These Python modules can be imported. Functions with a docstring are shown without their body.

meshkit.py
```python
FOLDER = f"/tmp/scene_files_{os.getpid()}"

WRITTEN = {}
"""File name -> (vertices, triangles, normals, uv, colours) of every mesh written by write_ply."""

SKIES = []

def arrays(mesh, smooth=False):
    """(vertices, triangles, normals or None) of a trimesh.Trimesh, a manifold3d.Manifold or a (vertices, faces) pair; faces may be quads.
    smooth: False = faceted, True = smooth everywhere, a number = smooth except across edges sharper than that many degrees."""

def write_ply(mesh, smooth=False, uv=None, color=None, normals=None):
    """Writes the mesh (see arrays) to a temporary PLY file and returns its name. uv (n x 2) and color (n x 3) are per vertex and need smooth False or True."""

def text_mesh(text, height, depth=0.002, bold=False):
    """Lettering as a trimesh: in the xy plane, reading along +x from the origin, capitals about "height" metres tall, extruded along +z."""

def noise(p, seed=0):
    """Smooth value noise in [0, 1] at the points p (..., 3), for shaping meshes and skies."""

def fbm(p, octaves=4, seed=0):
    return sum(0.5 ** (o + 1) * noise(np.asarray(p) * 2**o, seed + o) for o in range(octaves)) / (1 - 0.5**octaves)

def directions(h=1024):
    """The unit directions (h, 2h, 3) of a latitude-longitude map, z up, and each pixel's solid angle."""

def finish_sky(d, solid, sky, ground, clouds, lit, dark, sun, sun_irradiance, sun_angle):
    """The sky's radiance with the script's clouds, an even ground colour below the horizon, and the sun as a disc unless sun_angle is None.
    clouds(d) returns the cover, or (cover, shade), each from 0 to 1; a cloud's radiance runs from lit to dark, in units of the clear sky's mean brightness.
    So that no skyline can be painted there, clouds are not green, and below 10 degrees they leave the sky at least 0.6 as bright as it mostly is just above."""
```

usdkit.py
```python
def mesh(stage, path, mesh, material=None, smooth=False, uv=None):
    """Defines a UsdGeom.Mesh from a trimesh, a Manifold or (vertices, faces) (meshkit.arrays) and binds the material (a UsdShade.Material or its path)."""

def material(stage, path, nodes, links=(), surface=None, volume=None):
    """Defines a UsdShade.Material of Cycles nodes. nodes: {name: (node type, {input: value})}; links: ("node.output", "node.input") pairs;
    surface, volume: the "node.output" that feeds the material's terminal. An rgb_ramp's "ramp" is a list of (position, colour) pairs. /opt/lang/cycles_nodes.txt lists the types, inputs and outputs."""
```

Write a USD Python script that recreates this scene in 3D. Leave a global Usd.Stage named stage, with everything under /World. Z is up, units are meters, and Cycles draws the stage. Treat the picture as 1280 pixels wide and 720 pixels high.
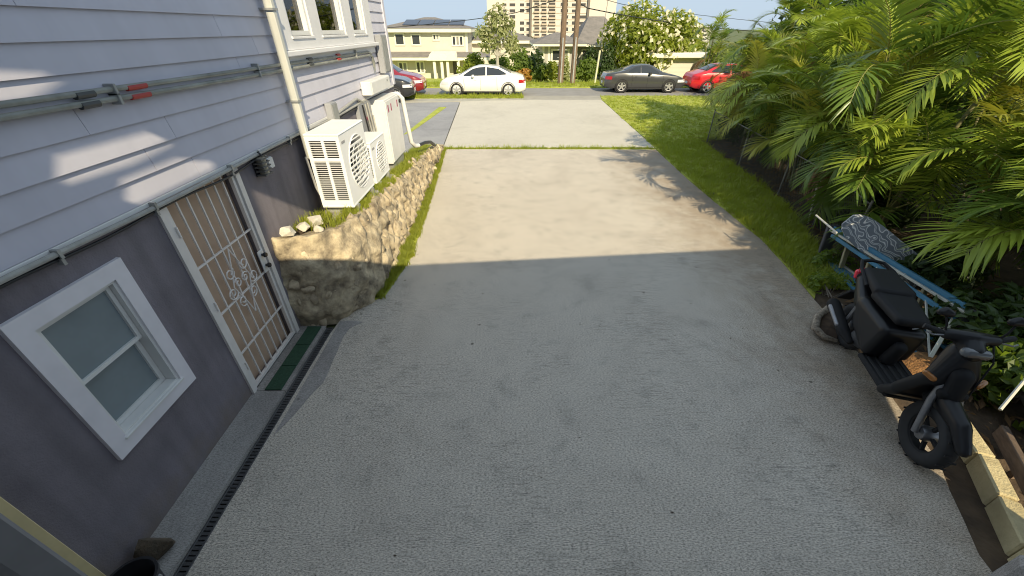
import math, random
import numpy as np, trimesh, manifold3d, usdkit, meshkit
from pxr import Usd, UsdGeom, UsdLux, UsdShade, Gf, Sdf
from shapely.geometry import Polygon, Point, LineString
from shapely import affinity
random.seed(7); np.random.seed(7)
PI = math.pi
stage = Usd.Stage.CreateInMemory()
UsdGeom.SetStageUpAxis(stage, 'Z'); UsdGeom.SetStageMetersPerUnit(stage, 1.0)
UsdGeom.Xform.Define(stage, '/World'); UsdGeom.Scope.Define(stage, '/World/Looks')

# ---------------------------------------------------------------- camera, sky, sun, exposure
EYE = (0.0, 0.0, 3.05)
PITCH = math.radians(33.555)             # looking down the driveway from under the eave of the rear house
FOCAL, WIDE = 490.0, 1280.0              # 105 degrees wide
EXPOSURE = 1.40
SUN_EL, SUN_X, SUN_Y = math.radians(33.0), 0.36, -0.93
SKY_STRENGTH, SUN_INTENSITY = 0.15, 0.63

cam = UsdGeom.Camera.Define(stage, '/World/camera')
cam.CreateHorizontalApertureAttr(36.0); cam.CreateVerticalApertureAttr(20.25)
cam.CreateFocalLengthAttr(36.0 * FOCAL / WIDE)
cam.CreateClippingRangeAttr(Gf.Vec2f(0.05, 5000)); cam.CreateExposureAttr(EXPOSURE)
cam.AddTranslateOp().Set(Gf.Vec3d(*EYE)); cam.AddRotateXOp().Set(90 - math.degrees(PITCH))

h = math.hypot(SUN_X, SUN_Y)
S = np.array([SUN_X / h * math.cos(SUN_EL), SUN_Y / h * math.cos(SUN_EL), math.sin(SUN_EL)])
dome = UsdLux.DomeLight.Define(stage, '/World/sky'); dome.CreateIntensityAttr(1.0)
sky_m = usdkit.material(stage, '/World/Looks/sky_air', {
    's': ('sky_texture', dict(sky_type='single_scattering', sun_disc=False, sun_elevation=SUN_EL, sun_rotation=math.atan2(S[0], S[1]),
                              altitude=20.0, air_density=1.0, aerosol_density=0.6, ozone_density=1.0)),
    'h': ('hsv', dict(saturation=0.6)), 'ga': ('gamma', dict(gamma=0.1)), 'ti': ('mix_color', dict(blend_type='multiply', fac=1.0, b=(1.19, 1.45, 1.74))), 'b': ('background_shader', dict(strength=SKY_STRENGTH))}, [('s.color', 'h.color'), ('h.color', 'ga.color'), ('ga.color', 'ti.a'), ('ti.result', 'b.color')], surface='b.background')
UsdShade.MaterialBindingAPI.Apply(dome.GetPrim()).Bind(sky_m)
dome.GetPrim().SetCustomDataByKey('kind', 'structure')
sun = UsdLux.DistantLight.Define(stage, '/World/sun')
sun.CreateNormalizeAttr(True); sun.CreateIntensityAttr(SUN_INTENSITY); sun.CreateAngleAttr(0.5); sun.CreateColorAttr(Gf.Vec3f(1.0, 0.85, 0.58))
xa = np.cross([0, 0, 1], S); xa /= np.linalg.norm(xa); ya = np.cross(S, xa)
sun.AddTransformOp().Set(Gf.Matrix4d(*[float(q) for r in ((*xa, 0), (*ya, 0), (*S, 0), (0, 0, 0, 1)) for q in r]))


def at(u, v, Y):                          # survey helper: the point on the plane y = Y that was sighted at (u, v)
    a, b = (u - 640) / FOCAL, (360 - v) / FOCAL
    d = np.array([a, math.cos(PITCH) + b * math.sin(PITCH), -math.sin(PITCH) + b * math.cos(PITCH)])
    return np.array(EYE) + d * Y / d[1]


def on(u, v, z):                          # the same on the level z
    a, b = (u - 640) / FOCAL, (360 - v) / FOCAL
    d = np.array([a, math.cos(PITCH) + b * math.sin(PITCH), -math.sin(PITCH) + b * math.cos(PITCH)])
    return np.array(EYE) + d * (z - EYE[2]) / d[2]


# ---------------------------------------------------------------- mesh and prim helpers
class MB:
    """collects triangles of one mesh"""
    def __init__(s): s.v, s.f, s.n = [], [], 0
    def add(s, v, f):
        v = np.asarray(v, float); f = np.asarray(f, int)
        if f.shape[1] == 4: f = np.vstack([f[:, [0, 1, 2]], f[:, [0, 2, 3]]])
        s.v.append(v); s.f.append(f + s.n); s.n += len(v); return s
    def tm(s, m, M=None):
        v = np.array(m.vertices)
        if M is not None: v = trimesh.transform_points(v, M)
        return s.add(v, m.faces)
    def man(s, m):
        q = m.to_mesh(); return s.add(q.vert_properties[:, :3], q.tri_verts)
    def box(s, x0, x1, y0, y1, z0, z1, c=0.0):
        if c > 0:
            p = []
            for sx in (0, 1):
                for sy in (0, 1):
                    for sz in (0, 1):
                        X, Y, Z = (x0, x1)[sx], (y0, y1)[sy], (z0, z1)[sz]
                        dx, dy, dz = c * (1 - 2 * sx), c * (1 - 2 * sy), c * (1 - 2 * sz)
                        p += [(X, Y + dy, Z + dz), (X + dx, Y, Z + dz), (X + dx, Y + dy, Z)]
            return s.tm(trimesh.convex.convex_hull(np.array(p)))
        v = [(x, y, z) for z in (z0, z1) for y in (y0, y1) for x in (x0, x1)]
        return s.add(v, [(0, 2, 3, 1), (4, 5, 7, 6), (0, 1, 5, 4), (2, 6, 7, 3), (0, 4, 6, 2), (1, 3, 7, 5)])
    def obox(s, c, size, R=None, ch=0.0):
        b = MB().box(-size[0] / 2, size[0] / 2, -size[1] / 2, size[1] / 2, -size[2] / 2, size[2] / 2, ch)
        v, f = b.get()
        if R is not None: v = v @ np.asarray(R).T
        return s.add(v + np.asarray(c), f)
    def beam(s, a, b, w, t, up=(0, 0, 1), ch=0.0):     # a bar of section w x t from a to b
        a, b = np.asarray(a, float), np.asarray(b, float); d = b - a; L = np.linalg.norm(d); d /= L
        n = np.cross(up, d); n /= np.linalg.norm(n); u = np.cross(d, n)
        return s.obox((a + b) / 2, (L, w, t), np.stack([d, n, u], 1), ch)
    def tube(s, pts, r, n=8, caps=True):
        p = np.asarray(pts, float); m = len(p); r = np.broadcast_to(np.asarray(r, float), (m,))
        t = np.gradient(p, axis=0) if m > 2 else np.repeat((p[1:] - p[:1]), m, 0)
        t = t / (np.linalg.norm(t, axis=1, keepdims=True) + 1e-12)
        ref = np.array([0, 0, 1.0]) if abs(t[:, 2]).mean() < 0.8 else np.array([1.0, 0, 0])
        a = np.cross(t, ref); a /= np.linalg.norm(a, axis=1, keepdims=True) + 1e-12; b = np.cross(t, a)
        ang = np.arange(n) * 2 * PI / n
        v = p[:, None] + r[:, None, None] * (np.cos(ang)[None, :, None] * a[:, None] + np.sin(ang)[None, :, None] * b[:, None])
        i, j = np.meshgrid(np.arange(m - 1), np.arange(n), indexing='ij'); k = (j + 1) % n
        q = np.stack([i * n + j, (i + 1) * n + j, (i + 1) * n + k, i * n + k], -1).reshape(-1, 4)
        f = np.vstack([q[:, [0, 1, 2]], q[:, [0, 2, 3]]])
        if caps:
            f = np.vstack([f, [(0, x, x + 1) for x in range(1, n - 1)], [((m - 1) * n, (m - 1) * n + x + 1, (m - 1) * n + x) for x in range(1, n - 1)]])
        return s.add(v.reshape(-1, 3), f)
    def lathe(s, prof, n=24, M=None):                   # prof: (radius, z)
        prof = np.asarray(prof, float); m = len(prof); ang = np.arange(n) * 2 * PI / n
        v = np.stack([prof[:, None, 0] * np.cos(ang), prof[:, None, 0] * np.sin(ang), np.repeat(prof[:, 1:2], n, 1)], -1).reshape(-1, 3)
        i, j = np.meshgrid(np.arange(m - 1), np.arange(n), indexing='ij'); k = (j + 1) % n
        q = np.stack([i * n + j, i * n + k, (i + 1) * n + k, (i + 1) * n + j], -1).reshape(-1, 4)
        if M is not None: v = trimesh.transform_points(v, M)
        return s.add(v, q)
    def prism(s, poly, z0, z1, M=None):                 # polygon in xy raised from z0 to z1, then moved by M
        P = poly if isinstance(poly, Polygon) else Polygon(poly)
        m = trimesh.creation.extrude_polygon(P.buffer(0) if not P.is_valid else P, z1 - z0, engine='earcut'); m.apply_translation((0, 0, z0))
        return s.tm(m, M)
    def hull(s, pts): return s.tm(trimesh.convex.convex_hull(np.asarray(pts, float)))
    def shift(s, o): s.v = [x + np.asarray(o) for x in s.v]; return s
    def get(s): return np.vstack(s.v), np.vstack(s.f)


def frame(o, X, Y, Z):
    M = np.eye(4); M[:3, 0], M[:3, 1], M[:3, 2], M[:3, 3] = X, Y, Z, o; return M
def XZ(y=0): return frame((0, y, 0), (1, 0, 0), (0, 0, 1), (0, -1, 0))       # polygon drawn in x,z; raised towards -y
def YZ(x=0): return frame((x, 0, 0), (0, 1, 0), (0, 0, 1), (1, 0, 0))         # polygon drawn in y,z; raised towards +x
def rotz(a): c, s_ = math.cos(a), math.sin(a); return np.array([[c, -s_, 0], [s_, c, 0], [0, 0, 1.0]])
def rotx(a): c, s_ = math.cos(a), math.sin(a); return np.array([[1.0, 0, 0], [0, c, -s_], [0, s_, c]])
def roty(a): c, s_ = math.cos(a), math.sin(a); return np.array([[c, 0, s_], [0, 1.0, 0], [-s_, 0, c]])

taken = set()
def free(parent, name):
    k, p = 0, f'{parent}/{name}'
    while p in taken: k += 1; p = f'{parent}/{name}_{k:03d}'
    taken.add(p); return p
def tag(prim, label=None, cat=None, group=None, kind=None):
    for k, x in (('label', label), ('category', cat), ('group', group), ('kind', kind)):
        if x: prim.SetCustomDataByKey(k, x)
LOC = {}
def thing(name, label, cat, loc=(0, 0, 0), rz=0.0, group=None, kind=None):
    p = free('/World', name); x = UsdGeom.Xform.Define(stage, p)
    x.AddTranslateOp().Set(Gf.Vec3d(*map(float, loc)))
    if rz: x.AddRotateZOp().Set(math.degrees(rz))
    LOC[p] = np.asarray(loc, float)
    tag(x.GetPrim(), label, cat, group, kind); return x.GetPrim()
def part(parent, name, mesh, mat, smooth=False, label=None, kind=None, world=False):
    """one mesh under a thing or a part; world=True: the points are in world coordinates"""
    if isinstance(mesh, MB): mesh = mesh.get()
    elif not isinstance(mesh, tuple):
        if hasattr(mesh, 'to_mesh'): q = mesh.to_mesh(); mesh = (q.vert_properties[:, :3], q.tri_verts)
        else: mesh = (np.array(mesh.vertices), np.array(mesh.faces))
    root = str(parent.GetPath())
    if world: mesh = (np.asarray(mesh[0]) - LOC['/'.join(root.split('/')[:3])], mesh[1])
    m = usdkit.mesh(stage, free(root, name), mesh, mat, smooth); tag(m.GetPrim(), label, kind=kind); return m.GetPrim()
def solo(name, mesh, mat, label=None, cat=None, group=None, kind=None, smooth=False):
    if isinstance(mesh, MB): mesh = mesh.get()
    elif hasattr(mesh, 'to_mesh'): q = mesh.to_mesh(); mesh = (q.vert_properties[:, :3], q.tri_verts)
    m = usdkit.mesh(stage, free('/World', name), mesh, mat, smooth); tag(m.GetPrim(), label, cat, group, kind)
    LOC[str(m.GetPath())] = np.zeros(3); return m.GetPrim()
def copy(src, loc, rz=0.0, label=None, scale=None, group=None):
    was = src.GetCustomData(); base = src.GetName().rstrip('0123456789').rstrip('_')
    x = UsdGeom.Xform.Define(stage, free('/World', base)); x.AddTranslateOp().Set(Gf.Vec3d(*map(float, loc)))
    x.AddRotateZOp().Set(math.degrees(rz))
    if scale: x.AddScaleOp().Set(Gf.Vec3f(*([scale] * 3)))
    pr = x.GetPrim(); pr.GetReferences().AddInternalReference(src.GetPath()); pr.SetInstanceable(True)
    tag(pr, label or was['label'], was['category'], group or was.get('group')); return pr
def scatter(name, protos, pts, yaw, scl, which, label, cat, tilt=None, parent=None):
    """uncountable small growth: one PointInstancer"""
    root = free(str(parent.GetPath()) if parent else '/World', name)
    pi = UsdGeom.PointInstancer.Define(stage, root); rel = pi.CreatePrototypesRel()
    UsdGeom.Scope.Define(stage, root + '/kinds')
    for i, (mesh, mat) in enumerate(protos):
        usdkit.mesh(stage, f'{root}/kinds/blade_clump_{i + 1:03d}', mesh.get() if isinstance(mesh, MB) else mesh, mat); rel.AddTarget(f'{root}/kinds/blade_clump_{i + 1:03d}')
    pi.CreatePositionsAttr([Gf.Vec3f(*map(float, p)) for p in pts])
    pi.CreateOrientationsAttr([Gf.Quath(math.cos(a / 2), 0, 0, math.sin(a / 2)) for a in yaw])
    pi.CreateScalesAttr([Gf.Vec3f(float(a), float(a), float(a)) for a in scl]); pi.CreateProtoIndicesAttr([int(w) for w in which])
    tag(pi.GetPrim(), label, cat if not parent else None, kind='stuff'); return pi.GetPrim()

# ---------------------------------------------------------------- materials
def lin(r, g, b): return tuple(((x / 255) / 12.92 if x / 255 < 0.04045 else ((x / 255 + 0.055) / 1.055) ** 2.4) for x in (r, g, b))
made = {}
def M(name, col, rough=0.6, var=0.0, scale=6.0, bump=0.0, bscale=40.0, metallic=0.0, col2=None, spec=0.5, coat=0.0, object_space=False, rnd=0.0, detail=6.0, stretch=None):
    """plain material: a colour broken up by noise (towards col2 or darker), fine relief, optional variation from mesh to mesh"""
    if name in made: return made[name]
    col = np.asarray(col, float); c2 = np.asarray(col2, float) if col2 is not None else col * (1 - var)
    n = {'p': ('principled_bsdf', dict(base_color=tuple(col), roughness=rough, metallic=metallic, specular_ior_level=spec, coat_weight=coat)), 'g': ('geometry', {}), 'tc': ('texture_coordinate', {})}
    L = []; src = 'tc.object' if object_space else 'g.position'
    if stretch is not None:
        n['mp'] = ('mapping', dict(scale=stretch)); L.append((src, 'mp.vector')); src = 'mp.vector'
    out = None
    if var or col2 is not None:
        n['n'] = ('noise_texture', dict(scale=scale, detail=detail, roughness=0.62)); L.append((src, 'n.vector'))
        n['r'] = ('rgb_ramp', dict(ramp=[(0.3, tuple(c2)), (0.68, tuple(col))])); L += [('n.fac', 'r.fac')]; out = 'r.color'
    if rnd:
        n['oi'] = ('object_info', {}); n['mr'] = ('map_range', dict(from_min=0.0, from_max=1.0, to_min=1 - rnd, to_max=1 + rnd)); L.append(('oi.random', 'mr.value'))
        n['hs'] = ('hsv', dict(color=tuple(col))); L.append(('mr.result', 'hs.value'))
        if out: L.append((out, 'hs.color'))
        out = 'hs.color'
    if out: L.append((out, 'p.base_color'))
    if bump:
        n['bn'] = ('noise_texture', dict(scale=bscale, detail=5.0, roughness=0.6)); n['b'] = ('bump', dict(strength=bump, distance=0.02))
        L += [(src, 'bn.vector'), ('bn.fac', 'b.height'), ('b.normal', 'p.normal')]
    made[name] = usdkit.material(stage, '/World/Looks/' + name, n, L, surface='p.BSDF'); return made[name]
def leaf(name, col, col2, trans=0.35, rough=0.45, scale=1.2, tcol=None, rnd=0.25):
    """leaves: reflecting and letting light through"""
    if name in made: return made[name]
    tcol = tcol or tuple(np.array(col) * (1.3, 1.35, 0.5))
    n = {'g': ('geometry', {}), 'n': ('noise_texture', dict(scale=scale, detail=4.0, roughness=0.7)), 'r': ('rgb_ramp', dict(ramp=[(0.32, col2), (0.66, col)])),
         'isl': ('map_range', dict(from_min=0.0, from_max=1.0, to_min=1 - rnd, to_max=1 + rnd)), 'hs': ('hsv', {}),
         'p': ('principled_bsdf', dict(roughness=rough, specular_ior_level=0.4)), 't': ('translucent_bsdf', dict(color=tcol)), 'm': ('mix_closure', dict(fac=trans))}
    made[name] = usdkit.material(stage, '/World/Looks/' + name, n, [('g.position', 'n.vector'), ('n.fac', 'r.fac'), ('g.random_per_island', 'isl.value'), ('isl.result', 'hs.value'),
        ('r.color', 'hs.color'), ('hs.color', 'p.base_color'), ('p.BSDF', 'm.closure1'), ('t.BSDF', 'm.closure2')], surface='m.closure'); return made[name]
def pane(name, tint=(1, 1, 1), rough=0.02, most=1.0):
    """window glass: lets light through, reflects by angle"""
    if name in made: return made[name]
    made[name] = usdkit.material(stage, '/World/Looks/' + name, {'t': ('transparent_bsdf', dict(color=tint)), 'g': ('glossy_bsdf', dict(color=(most,) * 3, roughness=rough)), 'f': ('fresnel', dict(IOR=1.5)), 'm': ('mix_closure', {})},
        [('f.fac', 'm.fac'), ('t.BSDF', 'm.closure1'), ('g.BSDF', 'm.closure2')], surface='m.closure'); return made[name]

def concrete(name, base, dark, light, speck=0.5, line=0.0, dirt=0.0):
    """poured concrete: broad stains, mottling, dark open grain, sparse pits and an uneven broom finish across the drive"""
    if name in made: return made[name]
    n = {'g': ('geometry', {}), 'a': ('noise_texture', dict(scale=0.45, detail=9.0, roughness=0.68, distortion=0.6)), 'ra': ('rgb_ramp', dict(ramp=[(0.28, dark), (0.47, base), (0.74, light)])),
         'd': ('noise_texture', dict(scale=3.1, detail=6.0, roughness=0.7)), 'rd': ('rgb_ramp', dict(ramp=[(0.32, (0.66, 0.67, 0.67)), (0.46, (1.0,) * 3), (0.75, (1.07, 1.06, 1.04))])), 'md': ('mix_color', dict(blend_type='multiply', fac=0.55 * min(1, speck * 1.4))),
         'sc': ('mapping', dict(scale=(48.0, 150.0, 60.0))), 'b': ('noise_texture', dict(scale=1.0, detail=5.0, roughness=0.9)), 'rb': ('rgb_ramp', dict(ramp=[(0.39, (0.08,) * 3), (0.48, (0.78,) * 3), (0.62, (1.42,) * 3)])), 'mb': ('mix_color', dict(blend_type='multiply', fac=speck)),
         'mp': ('mapping', dict(scale=(7.0, 62.0, 5.0))), 'c': ('noise_texture', dict(scale=1.0, detail=4.0, roughness=0.7, distortion=0.8)), 'rc': ('rgb_ramp', dict(ramp=[(0.36, (0.45,) * 3), (0.5, (1.02,) * 3)])),
         'cm': ('noise_texture', dict(scale=0.9, detail=3.0)), 'cr': ('map_range', dict(from_min=0.38, from_max=0.62, to_min=0.0, to_max=line, clamp=True)), 'mc': ('mix_color', dict(blend_type='multiply')),
         'v': ('voronoi_texture', dict(scale=2.2, randomness=1.0)), 'rv': ('rgb_ramp', dict(ramp=[(0.0, (0.12, 0.11, 0.10)), (0.03, (0.25, 0.24, 0.22)), (0.05, (1, 1, 1))])), 'mv': ('mix_color', dict(blend_type='multiply', fac=0.8)),
         'x': ('separate_xyz', {}), 'e': ('map_range', dict(from_min=1.6, from_max=4.3, to_min=0.0, to_max=1.0, clamp=True)), 'en': ('noise_texture', dict(scale=1.7, detail=7.0, roughness=0.7)), 'em': ('math', dict(math_type='multiply')), 'er': ('map_range', dict(from_min=0.14, from_max=0.42, to_min=0.0, to_max=dirt, clamp=True)), 'me': ('mix_color', dict(blend_type='multiply', b=(0.46, 0.37, 0.28))),
         'bm': ('bump', dict(strength=0.05, distance=0.004)), 'p': ('principled_bsdf', dict(roughness=0.85, specular_ior_level=0.25))}
    L = [('g.position', 'a.vector'), ('a.fac', 'ra.fac'), ('g.position', 'd.vector'), ('d.fac', 'rd.fac'), ('ra.color', 'md.a'), ('rd.color', 'md.b'), ('g.position', 'sc.vector'), ('sc.vector', 'b.vector'), ('b.fac', 'rb.fac'), ('md.result', 'mb.a'), ('rb.color', 'mb.b'),
         ('g.position', 'mp.vector'), ('mp.vector', 'c.vector'), ('c.fac', 'rc.fac'), ('g.position', 'cm.vector'), ('cm.fac', 'cr.value'), ('cr.result', 'mc.fac'), ('mb.result', 'mc.a'), ('rc.color', 'mc.b'),
         ('g.position', 'v.vector'), ('v.distance', 'rv.fac'), ('mc.result', 'mv.a'), ('rv.color', 'mv.b'), ('g.position', 'x.vector'), ('x.x', 'e.value'), ('g.position', 'en.vector'), ('e.result', 'em.value1'), ('en.fac', 'em.value2'), ('em.value', 'er.value'), ('er.result', 'me.fac'), ('mv.result', 'me.a'), ('me.result', 'p.base_color'), ('b.fac', 'bm.height'), ('bm.normal', 'p.normal')]
    made[name] = usdkit.material(stage, '/World/Looks/' + name, n, L, surface='p.BSDF'); return made[name]

WHITE = M('white_paint', (0.74, 0.74, 0.72), 0.45, var=0.12, scale=3.0)
CREAM = M('cream_trim', (0.74, 0.72, 0.62), 0.55, var=0.1, scale=2.0)
METAL = M('grey_metal', (0.42, 0.43, 0.42), 0.45, var=0.3, scale=9.0, metallic=0.35)
STEEL = M('bare_steel', (0.55, 0.55, 0.54), 0.35, var=0.2, scale=12.0, metallic=0.8)
BLACKP = M('black_plastic', (0.018, 0.018, 0.02), 0.42, var=0.2, scale=8.0)
RUBBER = M('tyre_rubber', (0.02, 0.02, 0.021), 0.8, var=0.3, scale=14.0)
DARKHOLE = M('dark_inside', (0.02, 0.02, 0.022), 0.9)

# ================================================================ THE GROUND
def zt(y):                                # the land falls away gently beyond the street
    y = np.asarray(y, float)
    return np.interp(y, [-1e4, 28.6, 46, 70, 160, 300, 900, 5000], [0, 0, -1.3, -2.6, -6.5, -9, -9, -9])
SOIL = M('bed_soil', (0.11, 0.075, 0.045), 0.95, scale=5.0, col2=(0.045, 0.03, 0.02), bump=0.6, bscale=30)
LAWN = M('lawn_turf', (0.42, 0.45, 0.065), 0.9, scale=2.2, col2=(0.25, 0.30, 0.045), bump=0.7, bscale=60)
ASPHALT = M('street_asphalt', (0.28, 0.27, 0.255), 0.85, var=0.2, scale=1.4, bump=0.4, bscale=90)
DRIVE = concrete('drive_concrete', (0.59, 0.535, 0.455), (0.47, 0.42, 0.355), (0.64, 0.585, 0.50), 0.95, 0.7, 0.65)
DRIVE2 = concrete('far_slab_concrete', (0.53, 0.50, 0.43), (0.47, 0.44, 0.375), (0.57, 0.54, 0.46), 0.3, 0.2)
KERBC = concrete('strip_concrete', (0.34, 0.32, 0.30), (0.18, 0.165, 0.15), (0.45, 0.44, 0.41), 0.6, 0.0)
GREYC = concrete('side_concrete', (0.30, 0.30, 0.31), (0.22, 0.22, 0.23), (0.36, 0.36, 0.36), 0.3, 0.0)

xs = np.unique(np.concatenate([np.linspace(-2500, -80, 8), np.linspace(-80, 80, 33), np.linspace(80, 2500, 8)]))
ys = np.unique(np.concatenate([[-600, -100], np.linspace(-30, 28.6, 16), np.linspace(28.6, 80, 18), np.linspace(80, 300, 12), np.geomspace(300, 4000, 8)]))
X, Y = np.meshgrid(xs, ys, indexing='ij')
V = np.stack([X, Y, zt(Y) - 0.10], -1).reshape(-1, 3); n_ = len(ys)
i, j = np.meshgrid(np.arange(len(xs) - 1), np.arange(n_ - 1), indexing='ij')
Q = np.stack([i * n_ + j, (i + 1) * n_ + j, (i + 1) * n_ + j + 1, i * n_ + j + 1], -1).reshape(-1, 4)
solo('ground', MB().add(V, Q), M('far_ground', (0.13, 0.16, 0.05), 0.95, scale=0.3, col2=(0.08, 0.09, 0.04)), kind='structure')

def slab(name, poly, mat, top=0.0, thick=0.12):
    return solo(name, MB().prism(poly, top - thick, top), mat, kind='structure')
def wob(pts, amp, step, seed, closed=False):           # a line with an uneven run
    p = np.asarray(pts, float); r = np.random.RandomState(seed); ls = LineString(p); n = max(2, int(ls.length / step))
    q = np.array([ls.interpolate(t, normalized=True).coords[0] for t in np.linspace(0, 1, n + 1)])
    q[1:-1] += r.normal(0, amp, (n - 1, 2)); return [tuple(a) for a in q]
right_edge = [(3.05, -1.0), (3.22, 1.2), (3.58, 1.9), (3.86, 3.0), (4.08, 4.3), (4.31, 6.0), (4.27, 7.6), (4.25, 9.3), (4.33, 12.15)]
left_edge = [(-2.08, 12.2), (-1.88, 9.3), (-1.66, 5.5), (-1.73, 4.5), (-2.10, 3.98), (-2.178, 3.8), (-2.178, -1.0)]
slab('driveway', wob(right_edge, 0.008, 0.25, 1) + wob(left_edge, 0.008, 0.3, 2), DRIVE)
slab('driveway_far_slab', [(-2.1, 12.40), (4.36, 12.36), (4.55, 21.9), (0.7, 21.9), (-2.55, 21.4)], DRIVE2, 0.006)
slab('driveway_apron', [(0.62, 21.93), (4.57, 21.93), (4.75, 23.4), (0.55, 23.4)], M('apron_concrete', (0.36, 0.34, 0.29), 0.85, var=0.2, scale=2), 0.0)
slab('pavement', [(-16, 20.6), (-2.5, 21.45), (0.6, 21.95), (0.6, 22.45), (-16, 22.1)], M('pavement_concrete', (0.40, 0.385, 0.33), 0.85, var=0.2, scale=2.5), 0.002)
slab('street', [(-60, 23.42), (60, 23.42), (60, 26.9), (-60, 26.9)], ASPHALT, -0.03, 0.05)
slab('verge', [(-16, 22.12), (0.58, 22.47), (0.53, 23.40), (-16, 23.40)], LAWN, 0.03)
slab('side_path', [(-14, 9.2), (-2.05, 9.2), (-2.14, 12.4), (-2.6, 21.3), (-14, 20.4)], GREYC, -0.006)
slab('bed_right', [(3.0, -4), (14, -4), (14, 23.3), (6.05, 23.3), (6.1, 13), (5.6, 7.2), (5.0, 5.6), (4.0, 4.2), (3.6, 2.6), (2.9, 0.6)], SOIL, -0.035, 0.06)
slab('lawn_strip', wob([(4.10, 4.35), (4.33, 6.0), (4.29, 7.6), (4.27, 9.3), (4.36, 12.2), (4.58, 22.0), (4.76, 23.38)], 0.02, 0.3, 4) + [(16, 23.38), (16, 15.5), (6.15, 13.5), (5.75, 8.0), (5.0, 5.6)], LAWN, 0.012, 0.05)
slab('front_lawn', [(-60, 26.95), (60, 26.95), (60, 28.8), (-60, 28.8)], LAWN, 0.0, 0.08)
V = np.array([(x, y, zt(y) + 0.01) for y in (28.7, 34, 40, 46, 60) for x in (-60, -30, 0, 30, 60)])
solo('far_lawn', MB().add(V, [(a * 5 + b, a * 5 + b + 1, a * 5 + b + 6, a * 5 + b + 5) for a in range(4) for b in range(4)]), LAWN, kind='structure')
slab('side_grass', [tuple(on(505, 168, 0)[:2]), tuple(on(514, 165, 0)[:2]), tuple(on(558, 134, 0)[:2]), tuple(on(549, 134, 0)[:2])], LAWN, 0.012, 0.05)
# concrete strip along the left house and the little patch of newer concrete beside the drain
slab('house_kerb_strip', wob([(-2.265, 0.3), (-2.265, 2.69)], 0.004, 0.2, 5) + wob([(-2.60, 2.69), (-2.60, 0.3)], 0.012, 0.2, 6), KERBC, 0.035)
slab('door_threshold', [(-2.62, 2.70), (-2.265, 2.70), (-2.265, 3.72), (-2.62, 3.72)], KERBC, 0.030)
slab('concrete_patch', wob([(-2.14, 2.2), (-1.98, 2.6), (-1.95, 3.2), (-2.02, 3.65), (-1.86, 3.86), (-2.14, 3.84)], 0.012, 0.15, 8), KERBC, 0.005, 0.1)

# trench drain: a cast channel with grating bars along the whole run
GRATE = M('grate_metal', (0.09, 0.09, 0.092), 0.6, var=0.4, scale=20, metallic=0.3)
t = thing('trench_drain', 'narrow dark slotted channel drain running along the left house wall', 'drain', (-2.22, 2.0, 0))
part(t, 'channel', MB().box(-0.034, 0.034, -1.8, 1.72, -0.1, -0.02), DARKHOLE)
part(t, 'rail', MB().box(-0.042, -0.026, -1.8, 1.72, -0.06, 0.004, 0.004), GRATE); part(t, 'rail', MB().box(0.026, 0.042, -1.8, 1.72, -0.06, 0.004, 0.004), GRATE)
for k in range(110):
    y = -1.78 + k * 0.032
    part(t, 'grating_bar', MB().box(-0.026, 0.026, y, y + 0.022, -0.03, 0.0), GRATE)

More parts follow.
